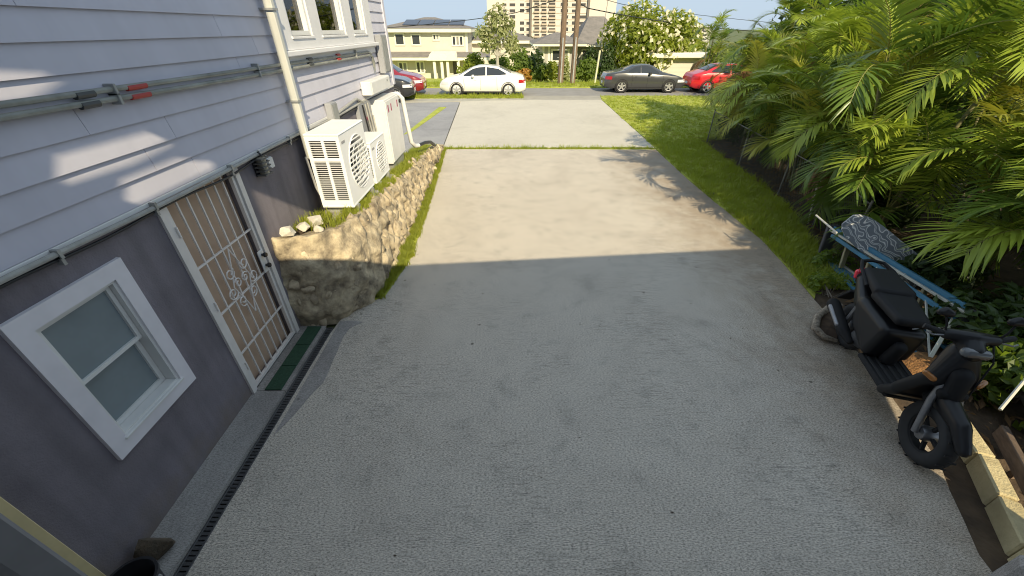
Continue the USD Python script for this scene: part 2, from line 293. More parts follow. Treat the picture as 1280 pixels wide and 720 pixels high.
# ================================================================ THE REAR HOUSE (out of view behind the lens; shaped to throw the shade and let sun patches through)
rh = thing('rear_house', 'grey rear house out of view, its walls and eave shaped to shade the near driveway', 'house', (0, 0, 0))
RW = M('rear_wall_paint', (0.30, 0.30, 0.32), 0.7, var=0.12, scale=3.0)
ROOFM = M('rear_roof', (0.14, 0.13, 0.12), 0.9, var=0.3, scale=6.0)
th = math.radians(5.6); R5 = rotz(th)
def rbox(x0, x1, y0, y1, z0, z1):
    b = MB().box(x0, x1, y0, y1, z0, z1); v, f = b.get(); return (v @ R5.T, f)
part(rh, 'wall', rbox(-0.47, 4.15, -7.5, -0.30, -0.1, 3.44), RW)
part(rh, 'eave', rbox(-2.4, 6.8, -0.62, 0.03, 3.44, 3.6), ROOFM)  # out of view; its extent sets the shadow edge on the drive
part(rh, 'roof', rbox(-0.47, 4.15, -7.8, -0.62, 3.44, 3.6), ROOFM)
part(rh, 'side_wall', rbox(5.95, 6.8, -0.6, -0.3, -0.1, 3.44), RW)  # out of view; blocks the sun beside the passage
v_, f_ = MB().prism([(4.15, 3.44), (4.15, 1.34), (4.5, 1.66), (4.85, 1.95), (5.15, 2.18), (5.5, 2.42), (5.95, 2.5), (5.95, 3.44)], 0.42, 0.46, XZ()).get(); part(rh, 'passage_screen', (v_ @ R5.T, f_), RW)  # unseen, outline stepped so sun reaches the kerb blocks but not the slab
part(rh, 'link_wall', rbox(-1.94, -0.47, -0.55, -0.35, -0.1, 3.72), RW)  # out of view; these pieces shade the left house, one slot lights its corner
part(rh, 'link_wall', rbox(-3.4, -2.22, -0.55, -0.35, -0.1, 3.72), RW)
part(rh, 'link_wall', rbox(-2.22, -1.94, -0.55, -0.35, -0.1, 1.1), RW)
part(rh, 'link_wall', rbox(-2.22, -1.94, -0.55, -0.35, 2.4, 3.72), RW)
c_, s_ = math.cos(th), math.sin(th)
def pierce(y, z):                         # where the sun ray to the point (y, z) of the left house wall crosses the unseen link wall
    q, d = np.array([-2.57, y]) @ np.array([[c_, -s_], [s_, c_]]), np.array([S[0], S[1]]) @ np.array([[c_, -s_], [s_, c_]])
    t_ = (-0.45 - q[1]) / d[1]; return q[0] + t_ * d[0], z + t_ * S[2]
up = Polygon([(-3.4, 3.72), (-0.95, 3.72), (-0.95, 4.72), (-0.47, 4.72), (-0.47, 7.6), (-3.4, 7.6)])
for sun_gap in ([(2.22, 2.27), (2.28, 2.42), (2.95, 2.41), (3.10, 2.30), (2.7, 2.255)], [(2.52, 2.06), (2.58, 2.18), (3.10, 2.18), (3.45, 2.06), (3.4, 2.0), (2.6, 2.0)], [(2.05, 2.70), (2.22, 2.84), (2.55, 2.79), (2.35, 2.70)]):
    up = up.difference(Polygon([pierce(*q) for q in sun_gap]))
v_, f_ = MB().prism(up, 0.44, 0.46, XZ()).get(); part(rh, 'upper_wall', (v_ @ R5.T, f_), RW)  # unseen screen, openings cut so sun patches land on the clapboards
part(rh, 'gate_post', MB().box(-2.44, -1.99, 0.66, 0.795, -0.1, 2.1, 0.02), M('gate_post_paint', (0.16, 0.16, 0.165), 0.6, var=0.2, scale=5), label='grey painted post between the rear house and the left house')

# ================================================================ THE LEFT HOUSE
AX = -2.57                                # the plane of its wall
SIDING = M('siding_paint', (0.565, 0.56, 0.64), 0.5, var=0.12, scale=1.0, bump=0.08, bscale=3, stretch=(3, 3, 0.8), rnd=0.04)
STUCCO = usdkit.material(stage, '/World/Looks/stucco_paint', {'g': ('geometry', {}), 'x': ('separate_xyz', {}), 'n': ('noise_texture', dict(scale=1.7, detail=8.0, roughness=0.65)), 'r': ('rgb_ramp', dict(ramp=[(0.3, (0.155, 0.141, 0.160)), (0.68, (0.225, 0.205, 0.230))])),
    'z': ('map_range', dict(from_min=0.55, from_max=0.0, to_min=0.0, to_max=1.0, clamp=True)), 'dn': ('noise_texture', dict(scale=5.0, detail=7.0, roughness=0.7)), 'dm': ('math', dict(math_type='multiply')), 'dr': ('map_range', dict(from_min=0.22, from_max=0.5, to_min=0.0, to_max=0.5, clamp=True)), 'mx': ('mix_color', dict(blend_type='mix', b=(0.20, 0.155, 0.105))),
    'mp': ('mapping', dict(scale=(9.0, 9.0, 0.7))), 'sn': ('noise_texture', dict(scale=1.0, detail=4.0)), 'sr': ('rgb_ramp', dict(ramp=[(0.35, (0.82,) * 3), (0.6, (1.06,) * 3)])), 'ms': ('mix_color', dict(blend_type='multiply', fac=0.8)),
    'bn': ('noise_texture', dict(scale=75.0, detail=4.0, roughness=0.7)), 'b': ('bump', dict(strength=0.4, distance=0.015)), 'p': ('principled_bsdf', dict(roughness=0.75, specular_ior_level=0.35))},
    [('g.position', 'x.vector'), ('x.z', 'z.value'), ('g.position', 'n.vector'), ('n.fac', 'r.fac'), ('g.position', 'dn.vector'), ('z.result', 'dm.value1'), ('dn.fac', 'dm.value2'), ('dm.value', 'dr.value'), ('g.position', 'mp.vector'), ('mp.vector', 'sn.vector'), ('sn.fac', 'sr.fac'), ('r.color', 'ms.a'), ('sr.color', 'ms.b'),
     ('ms.result', 'mx.a'), ('dr.result', 'mx.fac'), ('mx.result', 'p.base_color'), ('g.position', 'bn.vector'), ('bn.fac', 'b.height'), ('b.normal', 'p.normal')], surface='p.BSDF')
lh = thing('left_house', 'grey clapboard house with dark plaster basement along the driveway left side', 'house', (AX, 5.0, 0))
Y0, Y1, ZB = 1.0, 9.5, 2.04
# plaster wall with openings for the window and the door
wallp = Polygon([(Y0, -0.1), (Y1, -0.1), (Y1, ZB + 0.02), (Y0, ZB + 0.02)])
dwin = Polygon([(1.60, 0.80), (2.14, 0.80), (2.14, 1.71), (1.60, 1.71)]); ddoor = Polygon([(2.72, 0.03), (3.58, 0.03), (3.58, 2.02), (2.72, 2.02)])
part(lh, 'plaster_wall', MB().prism(wallp.difference(dwin).difference(ddoor), AX - 0.16, AX, YZ()), STUCCO, world=True)
part(lh, 'inner_wall', MB().box(AX - 0.30, AX - 0.20, Y0 + 0.02, Y1 - 0.02, 0, 5.5), DARKHOLE, world=True)
# clapboards: lapped courses, each a board of its own
bay = (5.0, 8.42, 2.84)                   # bay window: y from, y to, sill
k, z, H = 0, ZB, 0.158
while z < 5.2:
    z1 = z + H + 0.012
    def board(ya, yb, z=z, z1=z1):
        b = MB(); v = []
        for y in (ya, yb): v += [(AX + 0.000, y, z), (AX + 0.030, y, z), (AX + 0.008, y, z1), (AX - 0.012, y, z1)]
        b.add(v, [(0, 1, 5, 4), (1, 2, 6, 5), (2, 3, 7, 6), (3, 0, 4, 7), (3, 2, 1, 0), (4, 5, 6, 7)]); part(lh, 'clapboard', b, SIDING, world=True)
    r = np.random.RandomState(k + 40); cut = r.uniform(2.2, 4.6)
    top_y0 = Y0
    if z + H > bay[2] and z < 4.7:
        board(top_y0, cut); board(cut + 0.004, bay[0]); board(bay[1], Y1)
    else:
        c2 = r.uniform(5.5, 8); board(top_y0, cut); board(cut + 0.004, c2); board(c2 + 0.004, Y1)
    z += H; k += 1
part(lh, 'corner_board', MB().box(AX - 0.02, AX + 0.045, Y1 - 0.09, Y1 + 0.03, ZB, 5.2, 0.005), SIDING, world=True)
part(lh, 'corner_board', MB().box(AX - 0.10, AX + 0.045, Y0 - 0.035, Y0 + 0.045, -0.05, 5.2, 0.004), M('corner_sunlit_yellow', (0.62, 0.52, 0.28), 0.6, var=0.2, scale=5), label='corner board at near end of house, painted sunlit yellow', world=True)  # the yellow of sunlight is put into this board's colour
part(lh, 'far_end_wall', MB().box(-9.0, AX - 0.004, Y1 - 0.15, Y1 - 0.003, -0.1, 5.2), SIDING, world=True)
part(lh, 'near_end_wall', MB().box(-9.0, AX - 0.11, Y0 + 0.003, Y0 + 0.15, -0.1, 5.2), STUCCO, world=True)
part(lh, 'roof', MB().prism([(AX + 0.42, 5.2), (-6.0, 6.9), (-6.2, 6.9), (AX - 0.1, 5.02), (AX + 0.42, 5.02)], -Y1 - 0.4, -Y0 - 0.1, XZ()), ROOFM, world=True)
# frieze under the clapboards (white flashing lip)
part(lh, 'flashing', MB().box(AX + 0.001, AX + 0.034, Y0 + 0.05, Y1 - 0.1, ZB - 0.035, ZB - 0.003, 0.004), WHITE, world=True)

GLASSD = pane('window_glass', (0.55, 0.6, 0.62))
FROST = M('frosted_pane', (0.24, 0.29, 0.31), 0.07, var=0.25, scale=1.5, spec=0.6)
CURT = M('curtain_cloth', (0.55, 0.53, 0.50), 0.9, var=0.3, scale=5.0, stretch=(1, 12, 1))
# basement window: wide white casing, two sashes with frosted panes
w = part(lh, 'window', MB().prism(Polygon([(1.51, 0.70), (2.23, 0.70), (2.23, 1.81), (1.51, 1.81)]).difference(Polygon([(1.615, 0.805), (2.125, 0.805), (2.125, 1.705), (1.615, 1.705)])), AX - 0.02, AX + 0.028, YZ()), M('casing_paint', (0.78, 0.76, 0.80), 0.45, var=0.12, scale=4), world=True)
def ring(y0, y1, z0, z1, t, x0, x1): return MB().prism(Polygon([(y0, z0), (y1, z0), (y1, z1), (y0, z1)]).difference(Polygon([(y0 + t, z0 + t), (y1 - t, z0 + t), (y1 - t, z1 - t), (y0 + t, z1 - t)])), x0, x1, YZ())
part(w, 'jamb', ring(1.612, 2.128, 0.802, 1.708, 0.022, AX - 0.13, AX + 0.012), WHITE, world=True)
part(w, 'upper_sash', ring(1.637, 2.103, 1.245, 1.683, 0.026, AX - 0.060, AX - 0.022), WHITE, world=True)
part(w, 'lower_sash', ring(1.637, 2.103, 0.827, 1.292, 0.034, AX - 0.100, AX - 0.064), WHITE, world=True)
part(w, 'pane', MB().box(AX - 0.046, AX - 0.040, 1.660, 2.080, 1.268, 1.660), FROST, world=True)
part(w, 'pane', MB().box(AX - 0.086, AX - 0.080, 1.668, 2.072, 0.858, 1.262), FROST, world=True, label='lower frosted pane, set deeper')
part(w, 'sill_lip', MB().box(AX - 0.02, AX + 0.04, 1.60, 2.14, 0.79, 0.81, 0.004), WHITE, world=True)
# bay of three upper windows in a white surround
b0, b1, zs = bay
WP = M('bay_paint', (0.72, 0.72, 0.73), 0.45, var=0.08, scale=3.0)
fr = Polygon([(b0, zs), (b1, zs), (b1, 4.65), (b0, 4.65)])
opens = [(5.30, 5.86), (6.16, 7.06), (7.42, 8.06)]
for a, b in opens: fr = fr.difference(Polygon([(a, zs + 0.13), (b, zs + 0.13), (b, 4.4), (a, 4.4)]))
sr = part(lh, 'window_surround', MB().prism(fr, AX - 0.02, AX + 0.07, YZ()), WP, world=True)
part(sr, 'sill', MB().box(AX, AX + 0.13, b0 - 0.06, b1 + 0.06, zs - 0.055, zs - 0.003, 0.008), WP, world=True)
part(sr, 'apron_board', MB().box(AX, AX + 0.05, b0, b1 + 0.02, zs - 0.16, zs - 0.058, 0.004), WP, world=True)
for a, b in opens:
    f_ = part(lh, 'window', ring(a + 0.004, b - 0.004, zs + 0.134, 4.396, 0.05, AX - 0.06, AX + 0.05), WHITE, world=True)
    part(f_, 'pane', MB().box(AX - 0.012, AX - 0.006, a + 0.05, b - 0.05, zs + 0.18, 4.35), pane('upper_glass', (0.75, 0.8, 0.85)), world=True)
    part(f_, 'meeting_rail', MB().box(AX - 0.03, AX + 0.03, a + 0.05, b - 0.05, 3.52, 3.56), WHITE, world=True)
    part(f_, 'ledge', MB().box(AX + 0.02, AX + 0.085, a - 0.02, b + 0.02, zs + 0.105, zs + 0.13, 0.004), WP, world=True)
    n = 26; yy = np.linspace(a + 0.02, b - 0.02, n); xx = AX - 0.10 + 0.018 * np.sin(np.arange(n) * 1.9)
    v = np.array([(x, y, z) for x, y in zip(xx, yy) for z in (zs + 0.1, 4.4)])
    part(f_, 'curtain', MB().add(v, [(2 * q, 2 * q + 2, 2 * q + 3, 2 * q + 1) for q in range(n - 1)]), CURT if a > 6 else M('blue_blind', (0.20, 0.25, 0.36), 0.7, var=0.2, scale=4), smooth=True, world=True)

# security door: pinkish inner door behind a white grille with scrolls
d = thing('security_door', 'white barred security door with scroll ornament over a tan door', 'door', (AX, 3.15, 0.03))
DW = M('door_white', (0.78, 0.74, 0.70), 0.42, var=0.12, scale=6)
TAN = M('door_tan', (0.56, 0.40, 0.285), 0.6, scale=2.5, col2=(0.46, 0.325, 0.23))
part(d, 'inner_door', MB().box(AX - 0.12, AX - 0.085, 2.73, 3.57, 0.032, 2.01), TAN, world=True)
part(d, 'door_casing', MB().prism(Polygon([(2.655, 0.035), (3.645, 0.035), (3.645, 2.085), (2.655, 2.085)]).difference(Polygon([(2.715, 0.0), (3.585, 0.0), (3.585, 2.025), (2.715, 2.025)])), AX - 0.03, AX + 0.022, YZ()), DW, world=True)
part(d, 'grille_frame', ring(2.725, 3.575, 0.045, 2.015, 0.032, AX - 0.028, AX + 0.006), DW, world=True)
for k in range(6):
    y = 2.757 + (k + 1) * 0.786 / 7
    part(d, 'bar', MB().box(AX - 0.018, AX - 0.005, y - 0.0065, y + 0.0065, 0.075, 1.985), DW, world=True)
for z in (0.46, 0.93, 1.40):
    part(d, 'crossbar', MB().box(AX - 0.020, AX - 0.003, 2.755, 3.545, z - 0.0065, z + 0.0065), DW, world=True)
def scroll(cy, cz, r0, turns, a0, sgn):
    a = np.linspace(0, turns * 2 * PI, 26); r = r0 * (1 - 0.72 * a / a[-1])
    return np.stack([np.full(26, AX + 0.004), cy + sgn * r * np.cos(a + a0), cz + r * np.sin(a + a0)], 1)
cy, cz = 3.145, 1.03
for s in (-1, 1):
    for (oy, oz, r0, a0) in ((0.105, 0.155, 0.062, 2.6), (0.165, -0.02, 0.066, 3.4), (0.085, -0.15, 0.058, 4.4), (0.055, 0.03, 0.05, 0.6)):
        part(d, 'scroll', MB().tube(scroll(cy + s * oy, cz + oz, r0, 1.25, a0, s), 0.0065, 6), DW, smooth=40, world=True)
    dm = np.array([(AX + 0.005, cy, cz + 0.36), (AX + 0.005, cy + s * 0.055, cz + 0.20), (AX + 0.005, cy + s * 0.125, cz + 0.02), (AX + 0.005, cy + s * 0.05, cz - 0.18), (AX + 0.005, cy, cz - 0.34)])
    part(d, 'lozenge_rod', MB().tube(dm, 0.006, 6), DW, world=True)
lk = part(d, 'lock_plate', MB().box(AX + 0.004, AX + 0.016, 3.475, 3.565, 0.93, 1.17, 0.004), WHITE, world=True)
for z in (1.12, 1.0):
    part(lk, 'knob', MB().lathe([(0.0, 0.05), (0.022, 0.048), (0.027, 0.03), (0.014, 0.014), (0.014, 0.0)], 14, frame((AX + 0.014, 3.525, z), (0, 1, 0), (0, 0, 1), (1, 0, 0))), BLACKP, smooth=40, world=True)
for z in (0.35, 1.05, 1.75): part(d, 'hinge', MB().tube([(AX + 0.028, 2.722, z - 0.045), (AX + 0.028, 2.722, z + 0.045)], 0.009, 8), DW, world=True)

# conduits along the wall: two pipes with couplings, straps and red tape bands
PIPE = M('pipe_paint', (0.30, 0.31, 0.28), 0.5, scale=5, col2=(0.15, 0.16, 0.145))
RED = M('red_tape', (0.42, 0.035, 0.03), 0.5, var=0.2, scale=20)
for nm, z, lab in (('upper', 2.725, 'upper grey conduit with red tape running along the clapboards'), ('lower', 2.672, 'lower grey conduit with red tape running along the clapboards')):
    c = thing('conduit', lab, 'conduit', (AX + 0.06, 5, z)); e = 8.15 if nm == 'upper' else 8.22
    part(c, 'pipe', MB().tube([(AX + 0.062, 1.05, z + 0.02), (AX + 0.062, 3.4, z), (AX + 0.062, e - 0.2, z - 0.02), (AX + 0.062, e - 0.05, z - 0.05), (AX + 0.062, e, z - 0.14), (AX + 0.062, e, 2.32)], 0.017, 10), PIPE, smooth=65, world=True)
    for y in (2.48, 5.55): part(c, 'coupling', MB().tube([(AX + 0.062, y, z), (AX + 0.062, y + 0.12, z)], 0.022, 10), M('coupling_dark', (0.05, 0.055, 0.055), 0.5), world=True)
    for y in (2.84, 6.5): part(c, 'red_band', MB().tube([(AX + 0.062, y, z), (AX + 0.062, y + (0.16 if y < 4 else 0.12), z)], 0.0195, 10), RED, world=True)
    for y in (1.6, 2.74, 4.4, 7.3): part(c, 'strap', MB().box(AX + 0.02, AX + 0.088, y - 0.01, y + 0.01, z - 0.03, z + 0.036, 0.003), METAL, world=True)
CABLE = M('cable_grey', (0.40, 0.40, 0.37), 0.5, var=0.3, scale=8)
for nm, z, x, lab, mt in (('a', 2.005, 0.055, 'pale cable pipe fixed under the lowest clapboard', CABLE), ('b', 1.965, 0.045, 'black cable running just under the lowest clapboard', BLACKP)):
    yy = np.linspace(1.06, 7.4, 40); rr = np.random.RandomState(3)
    zz = z + 0.010 * np.sin(yy * 2.1 + x * 90) + (0.0 if nm == 'a' else 0.012 * np.sin(yy * 5))
    c = thing('cable', lab, 'cable', (AX, 4, z))
    part(c, 'run', MB().tube(np.stack([np.full(40, AX + x), yy, zz], 1), 0.017 if nm == 'a' else 0.010, 8), mt, smooth=65, world=True)
    for y in (1.9, 2.6, 3.5, 4.6, 5.9): part(c, 'clip', MB().box(AX + 0.03, AX + x + 0.022, y, y + 0.018, z - 0.024, z + 0.03), METAL, world=True)
# downspout
ds = thing('downspout', 'pale square downspout pipe dropping down the clapboards beside the bay window', 'downspout', (AX, 4.85, 1.0))
part(ds, 'pipe', MB().beam((AX + 0.11, 4.90, 5.0), (AX + 0.11, 4.88, 1.72), 0.085, 0.065, up=(0, 1, 0), ch=0.008), M('downspout_paint', (0.55, 0.56, 0.52), 0.5, var=0.12, scale=3), world=True)
part(ds, 'outlet', MB().tube([(AX + 0.11, 4.88, 1.75), (AX + 0.12, 4.92, 1.60), (AX + 0.16, 5.05, 1.48), (AX + 0.2, 5.15, 1.42)], 0.03, 10), WHITE, smooth=65, world=True)
part(ds, 'drain_tube', MB().tube([(AX + 0.06, 4.86, 1.74), (AX + 0.06, 4.90, 1.35), (AX + 0.08, 5.0, 1.08), (AX + 0.10, 5.02, 0.98)], 0.016, 8), WHITE, smooth=65, world=True)
for z in (2.35, 3.2): part(ds, 'strap', MB().box(AX + 0.02, AX + 0.162, 4.835, 4.945, z, z + 0.02), METAL, world=True)
# wall lantern with slats and a small white junction box
wl = thing('wall_lamp', 'small black slatted wall lamp right of the security door', 'lamp', (AX, 3.95, 1.9))
part(wl, 'back_plate', MB().box(AX + 0.001, AX + 0.02, 3.90, 4.02, 1.80, 2.0, 0.005), BLACKP, world=True)
for k in range(5): part(wl, 'slat', MB().box(AX + 0.02, AX + 0.115, 3.885, 4.03, 1.81 + k * 0.038, 1.824 + k * 0.038, 0.004), M('lamp_slat', (0.10, 0.095, 0.085), 0.5), world=True)
part(wl, 'glass', MB().lathe([(0.0, 0), (0.045, 0.005), (0.045, 0.17), (0, 0.175)], 12, frame((AX + 0.065, 3.957, 1.808), (1, 0, 0), (0, 1, 0), (0, 0, 1))), M('lamp_glass', (0.32, 0.29, 0.22), 0.3), smooth=40, world=True)
part(wl, 'bracket', MB().tube([(AX + 0.02, 3.96, 2.0), (AX + 0.07, 3.96, 2.03), (AX + 0.09, 3.96, 1.99)], 0.01, 6), BLACKP, world=True)
jb = thing('junction_box', 'small white junction box between wall lamp and planter corner', 'electrical box', (AX, 4.13, 1.88))
part(jb, 'box', MB().box(AX + 0.001, AX + 0.05, 4.09, 4.19, 1.82, 1.93, 0.006), WHITE, world=True)
part(jb, 'cover', MB().box(AX + 0.05, AX + 0.056, 4.097, 4.183, 1.827, 1.923), WHITE, world=True)
part(jb, 'cable', MB().tube([(AX + 0.03, 4.13, 1.93), (AX + 0.03, 4.1, 2.0), (AX + 0.04, 4.0, 2.04)], 0.008, 6), WHITE, world=True)
# door mat
m_ = thing('door_mat', 'dark green rubber mat of square tiles before the security door', 'mat', (-2.37, 3.2, 0.03))
GREENM = M('mat_green', (0.03, 0.085, 0.045), 0.85, var=0.4, scale=40, bump=0.7, bscale=120)
for k in range(3): part(m_, 'tile', MB().box(-0.10 if k else -0.10, 0.065, -0.5 + k * 0.335, -0.5 + k * 0.335 + 0.328, 0.001, 0.016, 0.004), GREENM)
# electrical gear at the far end of the wall
ep = thing('electrical_panel', 'tall white electrical cabinet at the far corner of the clapboard house', 'electrical cabinet', (AX + 0.3, 8.1, 0.5))
part(ep, 'cabinet', MB().box(AX + 0.002, -2.28, 7.62, 8.6, 0.86, 1.98, 0.01), WHITE, world=True)
part(ep, 'door', MB().box(-2.28, -2.262, 7.65, 8.57, 0.89, 1.95, 0.004), WHITE, world=True)
for y in (7.75, 7.95, 8.4): part(ep, 'warning_label', MB().box(-2.262, -2.259, y, y + 0.06, 1.76, 1.88), M('label_red', (0.35, 0.08, 0.14), 0.6), world=True)
part(ep, 'base', MB().box(AX + 0.05, -2.3, 7.7, 8.5, 0.3, 0.858), METAL, world=True)
mb_ = thing('meter_box', 'grey meter board with cables left of the white electrical cabinet', 'electrical box', (AX, 7.3, 1.2))
part(mb_, 'board', MB().box(AX + 0.001, AX + 0.07, 6.95, 7.58, 1.02, 2.0, 0.006), M('meter_grey', (0.33, 0.34, 0.36), 0.6, var=0.2, scale=5), world=True)
for k, y in enumerate((7.12, 7.25, 7.38)): part(mb_, 'cable', MB().tube([(AX + 0.08, y, 1.98), (AX + 0.1, y + 0.02, 1.6), (AX + 0.11, y + 0.08, 1.28), (AX + 0.1, y + 0.16, 1.5), (AX + 0.08, y + 0.18, 1.75)], 0.014, 6), CABLE if k else BLACKP, smooth=65, world=True)
part(mb_, 'label', MB().box(AX + 0.07, AX + 0.073, 7.2, 7.36, 1.72, 1.78), M('label_red', (0.35, 0.08, 0.14), 0.6), world=True)
fb = thing('junction_box', 'flat white cable box above the meter board under the conduits', 'electrical box', (AX, 7.9, 2.15))
part(fb, 'box', MB().box(AX + 0.03, AX + 0.20, 7.35, 8.55, 2.09, 2.30, 0.01), WHITE, world=True)
part(fb, 'lid', MB().box(AX + 0.2, AX + 0.212, 7.38, 8.52, 2.105, 2.285, 0.004), WHITE, world=True)
part(fb, 'catch', MB().box(AX + 0.212, AX + 0.218, 8.3, 8.36, 2.22, 2.25), METAL, world=True)
gb = thing('junction_box', 'grey wall box above the big air conditioner', 'electrical box', (AX, 5.85, 2.1))
part(gb, 'box', MB().box(AX + 0.03, AX + 0.12, 5.78, 5.98, 1.96, 2.2, 0.008), M('meter_grey', (0.33, 0.34, 0.36), 0.6), world=True)
part(gb, 'cover', MB().box(AX + 0.12, AX + 0.13, 5.79, 5.97, 1.975, 2.185, 0.003), METAL, world=True)
part(gb, 'conduit', MB().tube([(AX + 0.06, 5.98, 2.02), (AX + 0.06, 6.95, 2.10), (AX + 0.06, 7.25, 2.0)], 0.02, 8), CABLE, world=True)
part(gb, 'cable', MB().tube([(AX + 0.06, 5.82, 1.96), (AX + 0.06, 5.78, 1.86), (AX + 0.05, 5.76, 1.7)], 0.012, 6), BLACKP, world=True)
g2 = thing('junction_box', 'narrow tall grey box on the wall beside the bay window foot', 'electrical box', (AX, 8.7, 2.6))
part(g2, 'box', MB().box(AX + 0.04, AX + 0.15, 8.55, 8.95, 2.32, 2.95, 0.01), M('meter_grey', (0.33, 0.34, 0.36), 0.6), world=True)
part(g2, 'door', MB().box(AX + 0.15, AX + 0.158, 8.58, 8.92, 2.35, 2.92), METAL, world=True)
pv = thing('pvc_pipe', 'white pipe bending down from the electrical cabinet into a black hose', 'pipe', (-2.2, 8.8, 0.5))
part(pv, 'pipe', MB().tube([(-2.45, 8.65, 1.93), (-2.3, 8.72, 1.95), (-2.24, 8.8, 1.86), (-2.22, 8.85, 1.4), (-2.2, 8.9, 0.98), (-2.17, 9.05, 0.86), (-2.12, 9.2, 0.83)], 0.045, 10), WHITE, smooth=65, world=True)
part(pv, 'hose', MB().tube([(-2.12, 9.2, 0.83), (-2.05, 9.6, 0.80), (-2.0, 10.0, 0.72), (-2.0, 10.5, 0.52)], 0.038, 8), BLACKP, smooth=65, world=True)

# ================================================================ RETAINING WALL, PLANTER, AIR CONDITIONERS
bot = np.array([(-2.60, 3.76), (-2.42, 3.79), (-2.12, 3.97), (-1.90, 4.22), (-1.81, 4.6), (-1.79, 5.4), (-1.84, 6.8), (-1.93, 8.8), (-2.02, 10.5), (-2.10, 12.1)])
top = np.array([(-2.60, 3.80, 1.18), (-2.40, 3.84, 1.17), (-2.18, 3.99, 1.14), (-2.03, 4.24, 1.10), (-1.97, 4.62, 1.06), (-1.96, 5.4, 1.02), (-1.98, 6.8, 0.84), (-2.03, 8.8, 0.66), (-2.08, 10.5, 0.46), (-2.12, 12.1, 0.16)])
def resample(p, n):
    dd = np.r_[0, np.cumsum(np.linalg.norm(np.diff(p[:, :2], axis=0), axis=1))]; t = np.linspace(0, dd[-1], n)
    return np.stack([np.interp(t, dd, p[:, k]) for k in range(p.shape[1])], 1)
NS, NH = 190, 30
B, T = resample(np.c_[bot, np.full(len(bot), -0.06)], NS), resample(top, NS)
tang = np.gradient(B[:, :2], axis=0); tang /= np.linalg.norm(tang, axis=1, keepdims=True); outn = np.stack([tang[:, 1], -tang[:, 0]], 1)
def wall_pt(si, h):                       # si: fractional index along; h: 0 foot .. 1 rim
    i0 = int(min(si, NS - 2)); f_ = si - i0
    b, t_ = B[i0] * (1 - f_) + B[i0 + 1] * f_, T[i0] * (1 - f_) + T[i0 + 1] * f_
    o = np.r_[outn[i0], 0]; return b * (1 - h) + t_ * h + o * 0.05 * math.sin(PI * h), o
ROCK = M('wall_rock', (0.62, 0.52, 0.36), 0.9, scale=9.0, col2=(0.21, 0.165, 0.11), bump=1.0, bscale=28, rnd=0.28, detail=9)
MORTAR = M('wall_mortar', (0.62, 0.52, 0.35), 0.95, scale=6.0, col2=(0.12, 0.095, 0.068), bump=1.0, bscale=22, detail=9)
rows = []
for s in range(NS):
    r = []
    for q in range(NH + 7):
        if q <= NH: p, o = wall_pt(s, q / NH)
        else: p = T[s] - np.r_[outn[s], 0] * 0.045 * (q - NH) + (0, 0, 0.01 - 0.012 * (q - NH))
        r.append(p)
    rows.append(r)
G_ = np.array(rows); sh = G_.shape[:2]; P_ = G_.reshape(-1, 3)
o3 = np.repeat(np.c_[outn, np.zeros(NS)], sh[1], 0)
far = np.clip((P_[:, 1] - 4.3) / 1.5, 0, 1)
dsp =  (meshkit.fbm(P_ * (5, 5, 5), 4, 3) - 0.5) * 0.16 + (np.abs(meshkit.fbm(P_ * (6, 6, 2.2), 3, 9) - 0.5)) * -0.60 * (0.42 + far * 0.8) + 0.06
P_ = P_ + o3 * dsp[:, None] + np.c_[np.zeros((len(P_), 2)), (meshkit.fbm(P_ * 6, 3, 5) - 0.5) * 0.10]
i, j = np.meshgrid(np.arange(sh[0] - 1), np.arange(sh[1] - 1), indexing='ij'); a_ = i * sh[1] + j
Q = np.stack([a_, a_ + sh[1], a_ + sh[1] + 1, a_ + 1], -1).reshape(-1, 4)
rw = thing('retaining_wall', 'rough rubble stone retaining wall holding the planter beside the driveway', 'wall', (-2.0, 4.2, 0))
part(rw, 'wall_core', MB().add(P_, Q), MORTAR, smooth=True, world=True)
rr = np.random.RandomState(11)
def stone(r, sx, sy, sz, n=16):
    p = r.normal(size=(n, 3)); p /= np.linalg.norm(p, axis=1, keepdims=True); p *= r.uniform(0.82, 1.1, (n, 1)); return trimesh.convex.convex_hull(p * (sx, sy, sz))
count = 0; s = 3.0
while s < NS - 6:
    hgt = T[int(s), 2]; nrow = max(1, int(hgt / (0.155 if s < 22 else 0.2))); w_ = rr.uniform(0.16, 0.30) if s > 22 else rr.uniform(0.13, 0.22)
    for q in range(nrow):
        h = (q + rr.uniform(0.3, 0.75)) / nrow
        if rr.uniform() < 0.06: continue
        p, o = wall_pt(s + rr.uniform(-1, 1), min(h, 0.93)); near = p[1] < 4.5
        if near and h > 0.80: continue
        g = stone(rr, w_ * (rr.uniform(0.46, 0.66) if near else rr.uniform(0.34, 0.5)), rr.uniform(0.07, 0.10), hgt / nrow * (rr.uniform(0.42, 0.64) if near else rr.uniform(0.6, 0.85)), 26)
        R = np.stack([np.r_[-o[1], o[0], 0], o, [0, 0, 1]], 1)
        g.apply_transform(np.block([[R @ roty(rr.uniform(-0.4, 0.4)), (p - o * (rr.uniform(0.028, 0.052) if near else rr.uniform(0.045, 0.085))).reshape(3, 1)], [np.zeros((1, 3)), np.ones((1, 1))]]))
        part(rw, 'rock', g, ROCK, smooth=True, world=True); count += 1
    s += w_ / 0.052
def zp(y): return np.interp(y, [3.7, 4.4, 5.5, 7, 9, 11.2, 12.2], [1.08, 1.06, 0.98, 0.78, 0.58, 0.26, 0.0])
ps = np.linspace(4.0, 12.1, 60); pv_, pf = [], []
